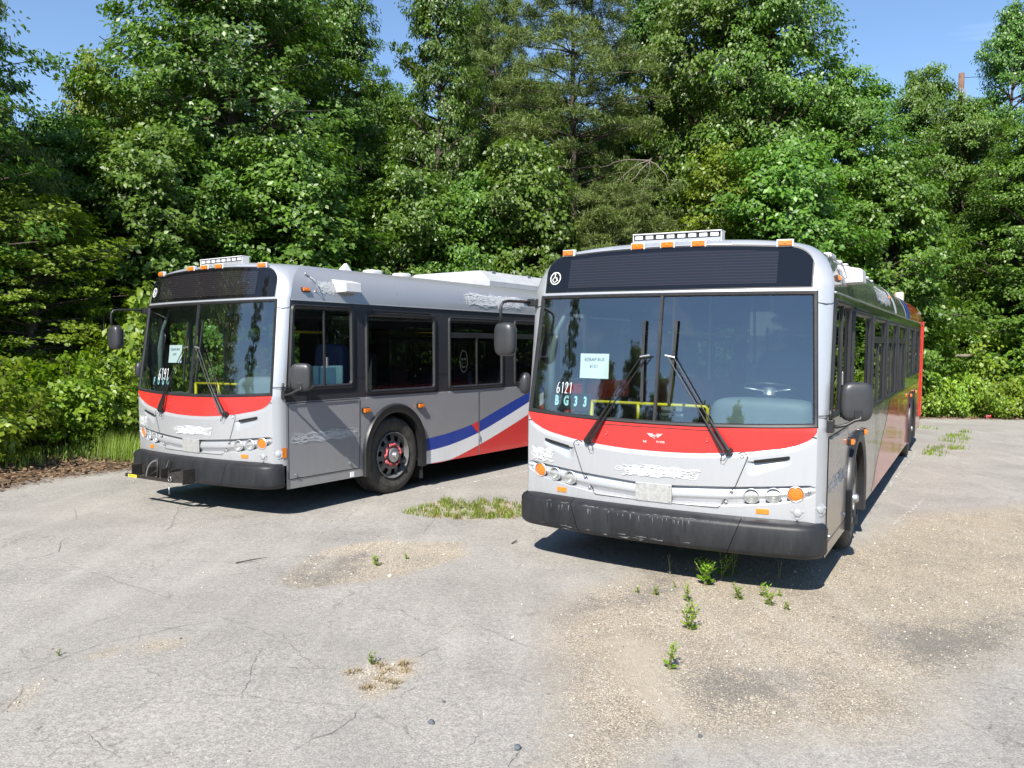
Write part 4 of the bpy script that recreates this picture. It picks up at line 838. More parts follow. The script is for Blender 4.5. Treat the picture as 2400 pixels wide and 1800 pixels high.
    nd = N(n, 'ShaderNodeTexNoise', Scale=1.0, Detail=6.0, Roughness=.65); lk(mpd.outputs[0], nd.inputs['Vector']); col = mix(rng(nd.outputs['Fac'], .52, .80, 0.0, .45), col, (.44, .42, .38))
    # leaf mould beyond the edge of the lot
    vl = N(n, 'ShaderNodeTexVoronoi', Scale=26.0); lk(P_, vl.inputs['Vector']); sc_ = N(n, 'ShaderNodeSeparateColor'); lk(vl.outputs['Color'], sc_.inputs[0])
    lit = ramp(sc_.outputs[0], [(.0, (.035, .024, .014)), (.4, (.095, .062, .036)), (.75, (.17, .115, .07)), (1.0, (.27, .20, .13))])
    em = rng(math_('ADD', att('lot'), math_('MULTIPLY', wob, 1.2)), .25, -.15); col = mix(em, col, lit)
    lk(col, b.inputs['Base Color']); b.inputs['Roughness'].default_value = .92; b.inputs['Specular IOR Level'].default_value = .25
    hgt = math_('ADD', math_('MULTIPLY', n3.outputs['Fac'], .6), math_('MULTIPLY', math_('SUBTRACT', 1.0, vor.outputs['Distance']), gm)); hgt = math_('ADD', hgt, math_('MULTIPLY', n4.outputs['Fac'], .8))
    bp = N(n, 'ShaderNodeBump', Strength=.55, Distance=.012); lk(hgt, bp.inputs['Height']); lk(bp.outputs[0], b.inputs['Normal']); return m
gme = np_mesh('ground', np.column_stack([PP, HZ]), FQ, ground_mat(), True)
for nm, v in (('gravel', np.clip(big/.45, -1, 1)), ('holes', np.clip(pats/.2, -1, 1)), ('dark', np.clip(drk/.35, -1, 1)), ('sand', np.clip(sand/.2, -1, 1)), ('lot', np.clip(lot/1.2, -1, 1))):
    a = gme.attributes.new(nm, 'FLOAT', 'POINT'); a.data.foreach_set('value', v.astype(np.float32))
ground = tag(link('ground', gme), kind='structure')
M['crack'] = simple('crack_dirt', (.135, .13, .118), .95, var=.3, vscale=20)
CR = [[(-4.22,6.7),(-4.11,6.94),(-4.03,7.2),(-4.2,7.57),(-4.23,7.87)],[(-3.89,6.96),(-3.53,6.7),(-3.24,6.49),(-2.71,6.11),(-2.5,5.97)],[(-3.3,4.2),(-2.87,4.54),(-2.75,4.64),(-2.67,4.79),(-2.57,5.02),(-2.46,5.11),(-2.3,5.26),(-2.17,5.38),(-1.99,5.49),(-1.74,5.45),(-1.66,5.51)],[(-1.52,5.31),(-1.35,5.05),(-1.2,4.85),(-1.08,4.7),(-.97,4.67)],[(-1.28,4.69),(-1.07,4.68)],[(-1.54,5.0),(-1.51,4.76),(-1.47,4.54),(-1.41,4.23)],[(-.56,4.87),(-.45,5.09)],[(-.75,4.24),(-.78,4.06),(-.81,3.93),(-.92,3.82),(-.98,3.69)],[(-.2,3.79),(-.15,3.9),(-.08,3.98)],[(-2.05,3.88),(-1.93,3.77),(-1.87,3.71),(-1.74,3.61)],[(-2.57,4.06),(-2.62,4.24),(-2.65,4.35)],[(-3.9,9.6),(-3.52,8.48),(-3.39,7.92)],[(-3.07,8.39),(-2.72,8.19),(-2.53,8.68)],[(-.86,8.08),(-.83,8.79)],[(0,3.61),(.05,3.78)],[(-1.95,4.52),(-2.09,4.66)],[(-4.64,7.44),(-4.67,7.84)],[(-4.42,7.5),(-4.46,7.86)],[(-4.92,9.18),(-4.54,8.42)],[(-.22,5.52),(.05,5.19),(.16,5.11)],[(8.0,15.0),(8.95,16.5),(9.6,17.5),(10.3,18.5)],[(9.4,19.3),(11.5,19.6),(13.5,19.9)]]
rgc = random.Random(2)
for c in CR:
    pts = densify(c, .03); g = G(); rows = []; wx = [0.0, 0.0]
    for i, p in enumerate(pts):
        wx = [wx[0]*.85+rgc.uniform(-.011, .011), wx[1]*.85+rgc.uniform(-.011, .011)]; x, y = p[0]+wx[0], p[1]+wx[1]
        q0, q1 = pts[max(i-1, 0)], pts[min(i+1, len(pts)-1)]; t = Vector((q1[0]-q0[0], q1[1]-q0[1], 0)).normalized(); wd = rgc.uniform(.0004, .0026)*(1+.12*max(y-5, 0))*math.sin(math.pi*(i+.7)/(len(pts)+.4))**.5; nn = Vector((-t.y, t.x, 0))*wd
        rows.append([(x+nn.x, y+nn.y, ground_z(x, y)+.004), (x-nn.x, y-nn.y, ground_z(x, y)+.004)])
    g.sheet(rows); g.obj('crack', M['crack'], ground)

M['oldpaint'] = simple('worn_line_paint', (.52, .51, .48), .9, var=.2, vscale=30)
for (a, b), wd, dn in ((LINES[0], .035, .75), (LINES[1], .03, .6), (LINES[2], .04, .6)):
    g = G(); n_ = 70
    for k in range(n_):
        if rgc.random() > dn*(.5+.5*math.sin(k*.35)**2): continue
        t0, t1 = k/n_, (k+rgc.uniform(.5, 1.4))/n_; d_ = Vector((b[0]-a[0], b[1]-a[1], 0)); nn = Vector((-d_.y, d_.x, 0)).normalized(); o_ = rgc.uniform(-wd, wd)*.6; w_ = wd*rgc.uniform(.15, .6)
        q = [Vector((a[0], a[1], 0))+d_*t+nn*(o_+s_*w_*rgc.uniform(.5, 1)) for t, s_ in ((t0, -1), (t1, -1), (t1, 1), (t0, 1))]; g.poly([(p.x, p.y, float(ground_z(p.x, p.y))+.003) for p in q])
    o = g.obj('worn_line', M['oldpaint'], ground); o['kind'] = 'stuff'
# ------------------------------------------------------------------ the two buses
busR, _ = make_bus(CALR, True)
tag(busR, 'silver and red city bus nearest the camera, number 6121 on its windscreen paper', 'bus', 'scrapped city buses parked on the lot')
busL, _ = make_bus(CALL, False)
tag(busL, 'grey city bus with blue white and red side swoosh, standing by the trees', 'bus', 'scrapped city buses parked on the lot')
# --- red rear paint, stripes and stack on the nearer bus
def rb(y):
    b = .302
    if abs(y-9.6) <= .5552: b = max(b, archtop(y, 9.6, .555, .55, .57))
    return b
ysr = sorted(set(np.round(np.concatenate([np.arange(3.58, 12.2, .12), 9.6+.555*np.cos(np.linspace(0, math.pi, 31))]), 4)))
tpr = lambda y: max(rb(y), float(np.interp(y, [3.58, 4.03, 4.76, 5.16, 5.45, 12.2], [.303, .573, .866, 1.022, 1.236, 1.236])))
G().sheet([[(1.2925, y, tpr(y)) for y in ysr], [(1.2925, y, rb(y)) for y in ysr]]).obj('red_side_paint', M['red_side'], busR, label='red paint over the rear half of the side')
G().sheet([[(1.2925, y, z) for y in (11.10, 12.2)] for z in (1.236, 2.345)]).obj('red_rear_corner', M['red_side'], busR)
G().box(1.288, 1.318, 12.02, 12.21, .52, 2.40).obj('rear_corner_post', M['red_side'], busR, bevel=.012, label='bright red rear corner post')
def cove_band(name, mat, y0, y1, sl, off=.003, zt=2.73, zb=2.36):
    G().sheet([[(cove_x(z)+off, y0+(zt-z)*sl, z), (cove_x(z)+off, y1+(zt-z)*sl, z)] for z in np.linspace(zt, zb, 12)]).obj(name, M[mat], busR, 'auto')
cove_band('white_stripe', 'white', 5.32, 5.62, 1.15); cove_band('white_stripe', 'white', 7.15, 7.27, 1.6, zt=2.66); cove_band('blue_stripe', 'blue', 7.75, 8.59, .0)
G().lathe([(.075, 2.60), (.075, 2.80), (.068, 2.83), (.0005, 2.835)], 18, Matrix.Translation((1.07, 9.2, 0))).obj('exhaust_stack', M['beige'], busR, 'auto')
for k in range(11): y = 1.95+k*.30; G().box(1.03, 1.075+.015*(k % 3), y, y+.09, 2.725, 2.748+.008*(k % 2)).obj('roof_clip', M['roofwhite'], busR, bevel=.006)
G().box(1.02, 1.10, 1.55, 1.85, 2.71, 2.762).obj('roof_pad', M['roofwhite'], busR, bevel=.012)
G().sheet([[(cove_x(z)+.004, y, z) for y in (1.56, 1.78)] for z in (2.69, 2.62, 2.55)]).obj('roof_sticker', M['paper'], busR)
G().sheet([[(cove_x(z)+.005, y, z) for y in (1.66, 1.77)] for z in (2.635, 2.60, 2.565)]).obj('sticker_mark', M['reflector'], busR)
# winged badge and maker's lettering on the red band
g = G(); m = Fm(0, 1.185, -.0045)
for s in (1, -1):
    for k, (a, b, yy) in enumerate(((.014, .074, .018), (.016, .060, .006), (.018, .046, -.006))):
        g.add([(s*a, yy+.0045, 0), (s*b, yy+.0075, 0), (s*(b-.012), yy-.001, 0), (s*a, yy-.003, 0)], [(0, 1, 2, 3)], m)
g.tube([(.014*math.cos(t), .014*math.sin(t)-.004, 0) for t in np.linspace(R_(100), R_(290), 12)], .0022, 5, M=m); g.tube([(.006*math.cos(t)+.002, .006*math.sin(t)+.002, 0) for t in np.linspace(0, 6.28, 9)], .002, 5, M=m)
g.obj('winged_badge', M['logo'], busR)
g = G(); front_text(g, 'NE', -.085, 1.134, .022, -.0075, 1.15); front_text(g, 'FLYER', .05, 1.138, .022, -.0075, 1.25); g.obj('maker_lettering', M['logo'], busR)
# --- side swoosh on the farther bus
blue_t = smooth_pts([(2.69, .632), (3.2, .672), (3.81, .765), (4.4, .925), (5.14, 1.122), (5.55, 1.236)]); blue_b = smooth_pts([(2.69, .470), (3.2, .505), (3.81, .605), (4.4, .755), (5.14, .968), (5.60, 1.115), (5.95, 1.236)]); white_b = smooth_pts([(2.69, .304), (3.19, .303), (3.886, .443), (4.5, .600), (5.15, .785), (6.6, 1.236)])
stripe(busL, 'blue_stripe', 'blue', blue_t+[(7.5, 1.236)], blue_b+[(7.5, 1.236)], .0025, label='blue stripe sweeping up the side')
stripe(busL, 'white_stripe', 'white', blue_b+[(7.5, 1.236)], white_b+[(7.5, 1.236)], .0027)
stripe(busL, 'red_stripe', 'red', white_b+[(8.9, 1.236)], [(2.69, .302), (8.9, .302)], .0029)
G().add([(1.2945, 3.705, .742), (1.2945, 3.868, .782), (1.2945, 3.868, .610)], [(0, 1, 2)]).obj('red_triangle', M['red'], busL)
# roof pieces of the farther bus
rbx = G(); rbx.add([(-.85,4.64,2.80),(.62,4.64,2.80),(.80,4.85,2.79),(.80,9.2,2.79),(-.85,9.2,2.80),(-.85,4.64,2.868),(.62,4.64,2.868),(.80,4.85,2.868),(.80,9.2,2.868),(-.85,9.2,2.868),(-.85,5.0,3.055),(.50,5.02,3.055),(.50,8.9,3.055),(-.85,8.9,3.055)],
    [(0,1,6,5),(1,2,7,6),(2,3,8,7),(3,4,9,8),(5,6,11,10),(6,7,11),(7,8,12,11),(8,9,13,12),(10,11,12,13),(4,0,5,10,13,9)])
rbo = rbx.obj('roof_equipment_box', M['podgrey'], busL, bevel=.006)
for y in (5.25, 6.3, 7.4): G().box(.50, .56, y, y+.10, 3.02, 3.06).obj('box_catch', M['steel'], rbo, bevel=.004)
G().add([(.52,1.90,2.79),(.64,1.90,2.79),(.64,2.07,2.79),(.52,2.07,2.79),(.55,2.0,2.905),(.60,2.0,2.905)], [(0,1,5,4),(1,2,5),(2,3,4,5),(3,0,4)]).obj('roof_fin', M['roofwhite'], busL, bevel=.006)
for y in (2.36, 2.93): G().blob((.60, y+.11, 2.80), (.10, .115, .055), .35, .4, 20, 10).obj('roof_vent', M['roofwhite'], busL, True)
# folded carrier bracket on the farther bus's bumper
M['rust'] = simple('blackened_iron', (.028, .024, .022), .55, metal=.3, var=.4, vscale=25)
rk = G(); rk.box(-.88, -.02, -.150, -.112, .332, .368); br = rk.obj('carrier_bracket', M['rust'], busL, bevel=.003)
for x0, x1, z0, z1 in ((-.77, -.755, .34, .475), (-.52, -.505, .34, .46), (-.20, -.188, .34, .47), (-.055, -.04, .34, .47), (.205, .222, .325, .49)): G().box(x0, x1, -.135, .012, z0, z1).obj('bracket_cheek', M['rust'], br, bevel=.002)
for x0, x1 in ((-.755, -.52), (-.188, -.055)): G().box(x0, x1, -.010, .004, .36, .465).obj('bracket_plate', M['rust'], br, bevel=.002)
G().add([(-.03, -.145, .33), (.21, -.02, .325), (.21, -.02, .487), (-.03, -.145, .438)], [(0, 1, 2, 3)]).obj('bracket_wing', M['rust'], br)
G().tube([(-.255-.225*math.cos(t), -.13, .345+.215*math.sin(t)) for t in np.linspace(0, math.pi/2, 14)], .009, 8).obj('quadrant', M['steel'], br, True)
g = G(); g.tube([(-.48, -.13, .35), (-.255, -.13, .455)], .006, 6); g.tube([(-.255, -.13, .35), (-.255, -.13, .585)], .014, 8); g.tube([(-.48, -.13, .36), (-.255, -.13, .36)], .007, 6); g.tube([(-.235, -.08, .35), (-.20, -.02, .56)], .012, 6); g.obj('quadrant_struts', M['rust'], br, True)
lb_ = G().box(-.81, -.64, -.1535, -.1505, .334, .366).obj('warning_label', M['label_y'], br); g = G()
for k in range(5): g.box(-.795+.03*k, -.778+.03*k, -.155, -.1536, .343, .358)
g.obj('label_print', M['black'], lb_)
g = G(); g.tube([(-.76, -.13, .335), (-.755, -.13, .285), (-.735, -.13, .262), (-.742, -.13, .30)], .005, 6); g.tube([(-.03, -.14, .335), (-.03, -.14, .29)], .003, 5); g.tube([(-.03, -.14, .285), (-.03, -.14, .20)], .006, 6); g.tube([(.0+.028*math.cos(t), -.15, .375+.028*math.sin(t)) for t in np.linspace(0, 6.3, 16)], .0035, 5); g.obj('hanging_pins', M['steel'], br, True)
# blue notice board seen low in the driver window of the farther bus
G().box(1.16, 1.17, .62, 1.36, 1.36, 1.62).obj('cab_notice', M['teal'], busL); G().box(1.1705, 1.173, .98, 1.24, 1.38, 1.60).obj('cab_notice_panel', M['slate'], busL)
# hand-drawn mark on a side pane
g = G(); sfl = side_surf(1); lo = [(3.54+.085*math.cos(t), 1.64+.15*math.sin(t)) for t in np.linspace(0, 2*math.pi, 26)]; strip(g, lo, .005, -.004, sfl); [strip(g, [(3.54+dx+.02*math.cos(t), 1.67+.012*math.sin(t)) for t in np.linspace(0, 6.28, 9)], .004, -.004, sfl) for dx in (-.03, .035)]; strip(g, [(3.50+.08*t/6, 1.575-.02*math.sin(math.pi*t/6)) for t in range(7)], .005, -.004, sfl); g.obj('finger_drawing', M['scuff'], busL)
# --- papers, number boards and numbers in the windscreens
def behind_glass(cal, name, build, label, cat):
    o = build(); o.matrix_world = bus_matrix(cal); return tag(o, label, cat, None)
def paper(cal, x0, x1, z0, z1, l1, l2, label, dz):
    g = G(); rows = []
    for k in range(5):
        z = z1+(z0-z1)*k/4; rows.append([S(x0+(x1-x0)*q/6+.004*(k-2)*.3, z-.012*q/6*0, -.016-.004*math.sin(q*.9+k*.6), False) for q in range(7)])
    o = g.sheet(rows).obj('paper_notice', M['paper']); o.matrix_world = bus_matrix(cal)
    t = G(); cx = (x0+x1)/2; front_text(t, l1, cx, z1-dz, .036, -.010, 1.12); front_text(t, l2, cx, z1-dz-.058, .036, -.010, 1.15); t.obj('printed_lines', M['ink'], o)
    return tag(o, label, 'paper', 'scrap papers taped inside the windscreens')
paper(CALR, -.73, -.45, 1.635, 1.846, 'SCRAP BUS', '6121', 'white paper reading SCRAP BUS 6121 taped inside the nearer bus windscreen', .05)
paper(CALL, PL[0], PL[1], PL[2], PL[3], 'SCRAP BUS', '6191', 'white paper reading SCRAP BUS 6191 taped inside the farther bus windscreen', .05)
def run_board(cal, x0, x1, z0, z1, chars, xs, label):
    o = G().box(-(x1-x0)/2, (x1-x0)/2, -(z1-z0)/2, (z1-z0)/2, -.012, 0, Fm((x0+x1)/2, (z0+z1)/2, -.045)).obj('run_number_board', M['black'], None, bevel=.004); o.matrix_world = bus_matrix(cal)
    m = Fm((x0+x1)/2, (z0+z1)/2, -.0435)
    for ch, xx in zip(chars, xs):
        v, f = text_geo(ch, .115, bold=.045); G().add([(p[0]*.62+xx-(x0+x1)/2, p[1], 0) for p in v], f, m).obj('board_character', M['digits'], o)
    return tag(o, label, 'number board', 'run number boards in the windscreens')
run_board(CALR, -1.035, -.615, 1.355, 1.505, 'BG33', (-.965, -.865, -.765, -.67), 'black board showing BG33 in pale characters, low in the nearer bus windscreen')
run_board(CALL, BL[0], BL[1], BL[2], BL[3], 'FUGN', BL[4], 'black board showing pale letters FUG, low in the farther bus windscreen')
g = G(); hand_strokes(g, '6121', -.945, 1.495, .095, -.002); g.obj('handwritten_number', M['chalk'], busR)
g = G(); hand_strokes(g, '6191', HLp[0], HLp[1], .135, -.002); g.obj('handwritten_number', M['chalk'], busL)
# ------------------------------------------------------------------ vegetation
def leaf_mat(name, dark, light, rough=.42, trans=.30, spec=.5, tcol=None):
    m = bpy.data.materials.new(name); m.use_nodes = True; n = m.node_tree; b = n.nodes['Principled BSDF']; o = n.nodes['Material Output']
    ge = N(n, 'ShaderNodeNewGeometry'); c = N(n, 'ShaderNodeValToRGB'); e = c.color_ramp.elements; e[0].color = (*dark, 1); e[1].color = (*light, 1); n.links.new(ge.outputs['Random Per Island'], c.inputs['Fac'])
    tcn = N(n, 'ShaderNodeTexCoord'); t = N(n, 'ShaderNodeTexNoise', Scale=.55, Detail=3.0); n.links.new(tcn.outputs['Object'], t.inputs['Vector']); r = N(n, 'ShaderNodeMapRange'); r.inputs['From Min'].default_value = .3; r.inputs['From Max'].default_value = .7; r.inputs['To Min'].default_value = .72; r.inputs['To Max'].default_value = 1.25; n.links.new(t.outputs['Fac'], r.inputs['Value'])
    mx = N(n, 'ShaderNodeMixRGB', blend_type='MULTIPLY', Fac=1.0); n.links.new(c.outputs['Color'], mx.inputs['Color1']); n.links.new(r.outputs[0], mx.inputs['Color2'])
    oi = N(n, 'ShaderNodeObjectInfo'); hs = N(n, 'ShaderNodeHueSaturation'); r2 = N(n, 'ShaderNodeMapRange'); r2.inputs['To Min'].default_value = .485; r2.inputs['To Max'].default_value = .512; n.links.new(oi.outputs['Random'], r2.inputs['Value']); n.links.new(r2.outputs[0], hs.inputs['Hue'])
    r3 = N(n, 'ShaderNodeMapRange'); r3.inputs['To Min'].default_value = .82; r3.inputs['To Max'].default_value = 1.18; n.links.new(oi.outputs['Random'], r3.inputs['Value']); n.links.new(r3.outputs[0], hs.inputs['Value']); n.links.new(mx.outputs[0], hs.inputs['Color'])
    n.links.new(hs.outputs[0], b.inputs['Base Color']); b.inputs['Roughness'].default_value = rough; b.inputs['Specular IOR Level'].default_value = spec
    tr = N(n, 'ShaderNodeBsdfTranslucent'); h2 = N(n, 'ShaderNodeMixRGB', blend_type='MULTIPLY', Fac=1.0, Color2=(*(tcol or (1.5, 1.6, .5)), 1)); n.links.new(hs.outputs[0], h2.inputs['Color1']); n.links.new(h2.outputs[0], tr.inputs['Color'])
    ms = N(n, 'ShaderNodeMixShader', Fac=trans); n.links.new(b.outputs[0], ms.inputs[1]); n.links.new(tr.outputs[0], ms.inputs[2]); n.links.new(ms.outputs[0], o.inputs['Surface']); return m
M['leaf1'] = leaf_mat('leaf_deep_green', (.042, .098, .013), (.125, .222, .032), .42, .34)
M['leaf2'] = leaf_mat('leaf_mid_green', (.050, .115, .013), (.145, .248, .032), .44, .34)
M['leaf3'] = leaf_mat('leaf_fresh_green', (.105, .190, .013), (.240, .340, .030), .46, .40)
M['needle'] = leaf_mat('pine_needles', (.060, .094, .016), (.150, .200, .040), .5, .20)
M['shrubleaf'] = leaf_mat('shrub_leaf', (.100, .190, .014), (.250, .350, .032), .44, .38)
M['grassblade'] = leaf_mat('grass_blade', (.12, .20, .025), (.30, .38, .07), .5, .35)
M['drygrass'] = leaf_mat('dry_grass', (.20, .15, .07), (.36, .28, .15), .7, .2, .2, (1.1, 1.0, .7))
M['bark'] = simple('bark', (.060, .047, .036), .9, var=.45, vscale=14, bump=.6, bscale=30)
M['deadwood'] = simple('grey_dead_wood', (.16, .135, .105), .85, var=.3, vscale=12)
def unit(v): return v/np.maximum(np.linalg.norm(v, axis=-1, keepdims=True), 1e-9)
def leaf_arrays(P, D, Nn, Ln, Wd, fold=.16):
    D = unit(D); Sd = unit(np.cross(D, Nn)); Nn = np.cross(Sd, D); L_ = Ln[:, None]; W_ = Wd[:, None]
    mid = P+D*L_*.45+Nn*W_*fold; tip = P+D*L_-Nn*L_*.10
    V = np.stack([P, mid+Sd*W_*.5-Nn*W_*fold, tip, mid-Sd*W_*.5-Nn*W_*fold], 1).reshape(-1, 3); b = np.arange(len(P))[:, None]*4
    return V, np.concatenate([b+np.array([[0, 1, 2]]), b+np.array([[0, 2, 3]])], 0)
def rand_dir(n, rg): return unit(rg.normal(size=(n, 3)))
def crown_leaves(C, rad, per, Lm, rg, flat=.5, updir=.62, outdir=.62, aspect=.62, up_off=0.0, axis=None):
    """C clump centres (n,3), rad (n,), outward taken from axis (x,y of trunk)"""
    n = len(C); idx = np.repeat(np.arange(n), per); m = len(idx); d = rand_dir(m, rg); rr = rg.random(m)**.5
    off = d*rr[:, None]*rad[idx][:, None]; off[:, 2] *= flat; P = C[idx]+off
    outv = P.copy(); outv[:, 2] = 0; outv = unit(outv); Nn = unit(np.array([0, 0, updir])+outv*outdir+rand_dir(m, rg)*.62)
    D = rand_dir(m, rg)*.7+outv*.5+np.array([0, 0, -.45]); D = D-Nn*np.sum(D*Nn, 1, keepdims=True)
    Ln = Lm*rg.uniform(.65, 1.25, m); return leaf_arrays(P, D, Nn, Ln, Ln*aspect)
def branch_geo(g, p0, p1, r0, r1, rg, sag=.0, n=5):
    p0, p1 = np.array(p0), np.array(p1); pts = []
    for k in range(n+1):
        t = k/n; q = p0+(p1-p0)*t; q = q+np.array([rg.uniform(-.06, .06), rg.uniform(-.06, .06), -sag*t*t+.35*sag*math.sin(math.pi*t)])*(1 if 0 < k else 0); pts.append(tuple(q))
    g.tube(pts, [r0+(r1-r0)*(k/n)**.8 for k in range(n+1)], 6, caps=False); return [np.array(p) for p in pts]
def broadleaf(name, H, R, leaf, mat, nl, per, seed, base=.10, shape=1.0, spread=.62, rc=.46, clumps=7, top=.0, droop=.25):
    """returns (trunk mesh, crown mesh)"""
    rg = np.random.default_rng(seed); g = G(); r0 = .016*H+.03
    nseg = 9; tp = [(0.0, 0.0, -.15)]
    for k in range(1, nseg+1): tp.append((tp[-1][0]+rg.uniform(-.10, .10), tp[-1][1]+rg.uniform(-.10, .10), H*.94*k/nseg))
    g.tube(tp, [r0*(1.25 if k == 0 else 1)*(1-.9*k/nseg) for k in range(nseg+1)], 9)
    TP = np.array(tp); C = []; RC = []
    for i in range(nl):
        t = base+(1-base)*((i+rg.random())/nl)**.9; z = H*t*.95; x0 = np.interp(z, TP[:, 2], TP[:, 0]); y0 = np.interp(z, TP[:, 2], TP[:, 1])
        u = (t-base)/(1-base); env = R*(math.sin(math.pi*min(max(.10+.86*u**shape, 0), 1))**.62)*rg.uniform(.62, 1.14)
        a = i*2.39996+rg.uniform(-.5, .5); pitch = rg.uniform(.0, .75)+.45*u; p0 = (x0, y0, z); p1 = (x0+env*math.cos(a)*math.cos(pitch*.6), y0+env*math.sin(a)*math.cos(pitch*.6), z+env*math.sin(pitch)*.75+top*u)
        pts = branch_geo(g, p0, p1, r0*(1-.8*t)*.42+.008, .008, rg, sag=droop*env*.22); ln = len(pts)
        for q in range(clumps):
            s = .34+.70*(q+rg.random())/clumps; k = min(s*(ln-1), ln-1.001); b = pts[int(k)]+(pts[int(k)+1]-pts[int(k)])*(k-int(k)); lat = rg.uniform(-1, 1)*spread*env*(.25+.55*math.sin(math.pi*min(s, 1)))
            c = b+np.array([-math.sin(a)*lat, math.cos(a)*lat, rg.uniform(-.32, .40)]); C.append(c); RC.append(rc*rg.uniform(.6, 1.25))
            if q % 2 == 0: g.tube([tuple(b), tuple((b+c)/2+np.array([0, 0, -.03])), tuple(c)], [.012, .009, .005], 4, caps=False)
    C = np.array(C); RC = np.array(RC); V, F = crown_leaves(C, RC, per, leaf, rg)
    tm = bpy.data.meshes.new(name+'_trunk'); tm.from_pydata(g.v, [], g.f); tm.update(); tm.polygons.foreach_set('use_smooth', np.ones(len(tm.polygons), bool)); tm.materials.append(M['bark'])
    return tm, np_mesh(name+'_crown', V, F, M[mat]), H, R
def pine(name, H, R, seed, nw=22, base=.16, mat='needle'):
    rg = np.random.default_rng(seed); g = G(); r0 = .015*H; tp = [(0, 0, -.15)]
    for k in range(1, 10): tp.append((tp[-1][0]+rg.uniform(-.07, .07), tp[-1][1]+rg.uniform(-.07, .07), H*.98*k/9))
    g.tube(tp, [r0*(1-.93*k/9) for k in range(10)], 8); TP = np.array(tp); C = []; RC = []
    for w_ in range(nw):
        t = base+(1-base)*(w_+.5)/nw; z = H*t; x0 = np.interp(z, TP[:, 2], TP[:, 0]); y0 = np.interp(z, TP[:, 2], TP[:, 1]); nb = int(rg.integers(4, 7)); a0 = rg.uniform(0, 6.3)
        for b in range(nb):
            u = (t-base)/(1-base); env = R*(1-u**2.4*.72)*(.55+.45*min(1, u*5+.3))*rg.uniform(.6, 1.12); a = a0+b*6.283/nb+rg.uniform(-.3, .3); pitch = rg.uniform(-.08, .30)+.3*u
            pts = branch_geo(g, (x0, y0, z), (x0+env*math.cos(a), y0+env*math.sin(a), z+env*math.sin(pitch)*.6), r0*(1-t)*.35+.010, .006, rg, sag=env*.10)
            for q in range(int(8+env*4.0)):
                s = .28+.74*rg.random(); k = min(s*(len(pts)-1), len(pts)-1.001); bb = pts[int(k)]+(pts[int(k)+1]-pts[int(k)])*(k-int(k)); lat = rg.uniform(-1, 1)*.36*env*math.sin(math.pi*min(s*.8+.15, 1))
                C.append(bb+np.array([-math.sin(a)*lat, math.cos(a)*lat, rg.uniform(-.03, .14)])); RC.append(rg.uniform(.13, .24))
    C = np.array(C); RC = np.array(RC); per = 56; idx = np.repeat(np.arange(len(C)), per); m = len(idx); d = unit(rand_dir(m, rg)+np.array([0, 0, .35])); P = C[idx]+rand_dir(m, rg)*RC[idx][:, None]*np.array([.8, .8, .4]); Ln = RC[idx]*rg.uniform(.6, 1.0, m)
    V, F = leaf_arrays(P, d, rand_dir(m, rg), Ln, np.full(m, .021), .05)
    tm = bpy.data.meshes.new(name+'_trunk'); tm.from_pydata(g.v, [], g.f); tm.update(); tm.polygons.foreach_set('use_smooth', np.ones(len(tm.polygons), bool)); tm.materials.append(M['bark'])
    return tm, np_mesh(name+'_crown', V, F, M[mat]), H, R
def shrub(name, H, R, leaf, mat, nst, per, seed):
    rg = np.random.default_rng(seed); g = G(); C = []; RC = []
    for i in range(nst):
        a = rg.uniform(0, 6.283); rr = R*rg.uniform(.15, 1)**.7; h = H*(1-.45*(rr/R)**2)*rg.uniform(.55, 1.08); p1 = np.array([rr*math.cos(a), rr*math.sin(a), h]); p0 = np.array([p1[0]*.25, p1[1]*.25, -.08])
        pts = branch_geo(g, p0, p1, .014, .004, rg, sag=.05, n=4)
        for s in (.35, .55, .72, .88, 1.0):
            k = min(s*4, 3.999); b = pts[int(k)]+(pts[int(k)+1]-pts[int(k)])*(k-int(k)); C.append(b+rg.normal(size=3)*.07); RC.append(rg.uniform(.12, .26))
    V, F = crown_leaves(np.array(C), np.array(RC), per, leaf, rg, flat=.7, updir=.6, outdir=.6)
    tm = bpy.data.meshes.new(name+'_stems'); tm.from_pydata(g.v, [], g.f); tm.update(); tm.materials.append(M['bark'])
    return tm, np_mesh(name+'_leaves', V, F, M[mat]), H, R
TV = {
 'A': broadleaf('tree_a', 13.0, 3.7, .138, 'leaf1', 84, 96, 101, base=.10, shape=.9, rc=.50, clumps=9),
 'B': broadleaf('tree_b', 13.0, 2.7, .120, 'leaf1', 84, 80, 102, base=.08, shape=.8, rc=.44, clumps=8),
 'C': broadleaf('tree_c', 11.0, 3.2, .115, 'leaf2', 88, 88, 103, base=.05, shape=.8, rc=.46, clumps=9),
 'D': broadleaf('tree_d', 9.0, 2.3, .130, 'leaf3', 58, 44, 104, base=.18, shape=.9, rc=.38, clumps=7),
 'E': broadleaf('tree_e', 7.0, 2.6, .135, 'leaf2', 64, 74, 105, base=.03, shape=.7, rc=.44, clumps=8, droop=.8),
 'P': pine('pine_a', 13.0, 3.4, 106, 26, base=.10), 'Q': pine('pine_b', 7.0, 2.9, 107, 17, base=.05),
 'S': shrub('shrub_a', 1.5, 1.15, .095, 'shrubleaf', 40, 30, 108), 'T': shrub('shrub_b', 2.4, 1.2, .125, 'leaf3', 40, 28, 109), 'U': shrub('shrub_c', .8, 1.3, .070, 'shrubleaf', 52, 34, 110),
}
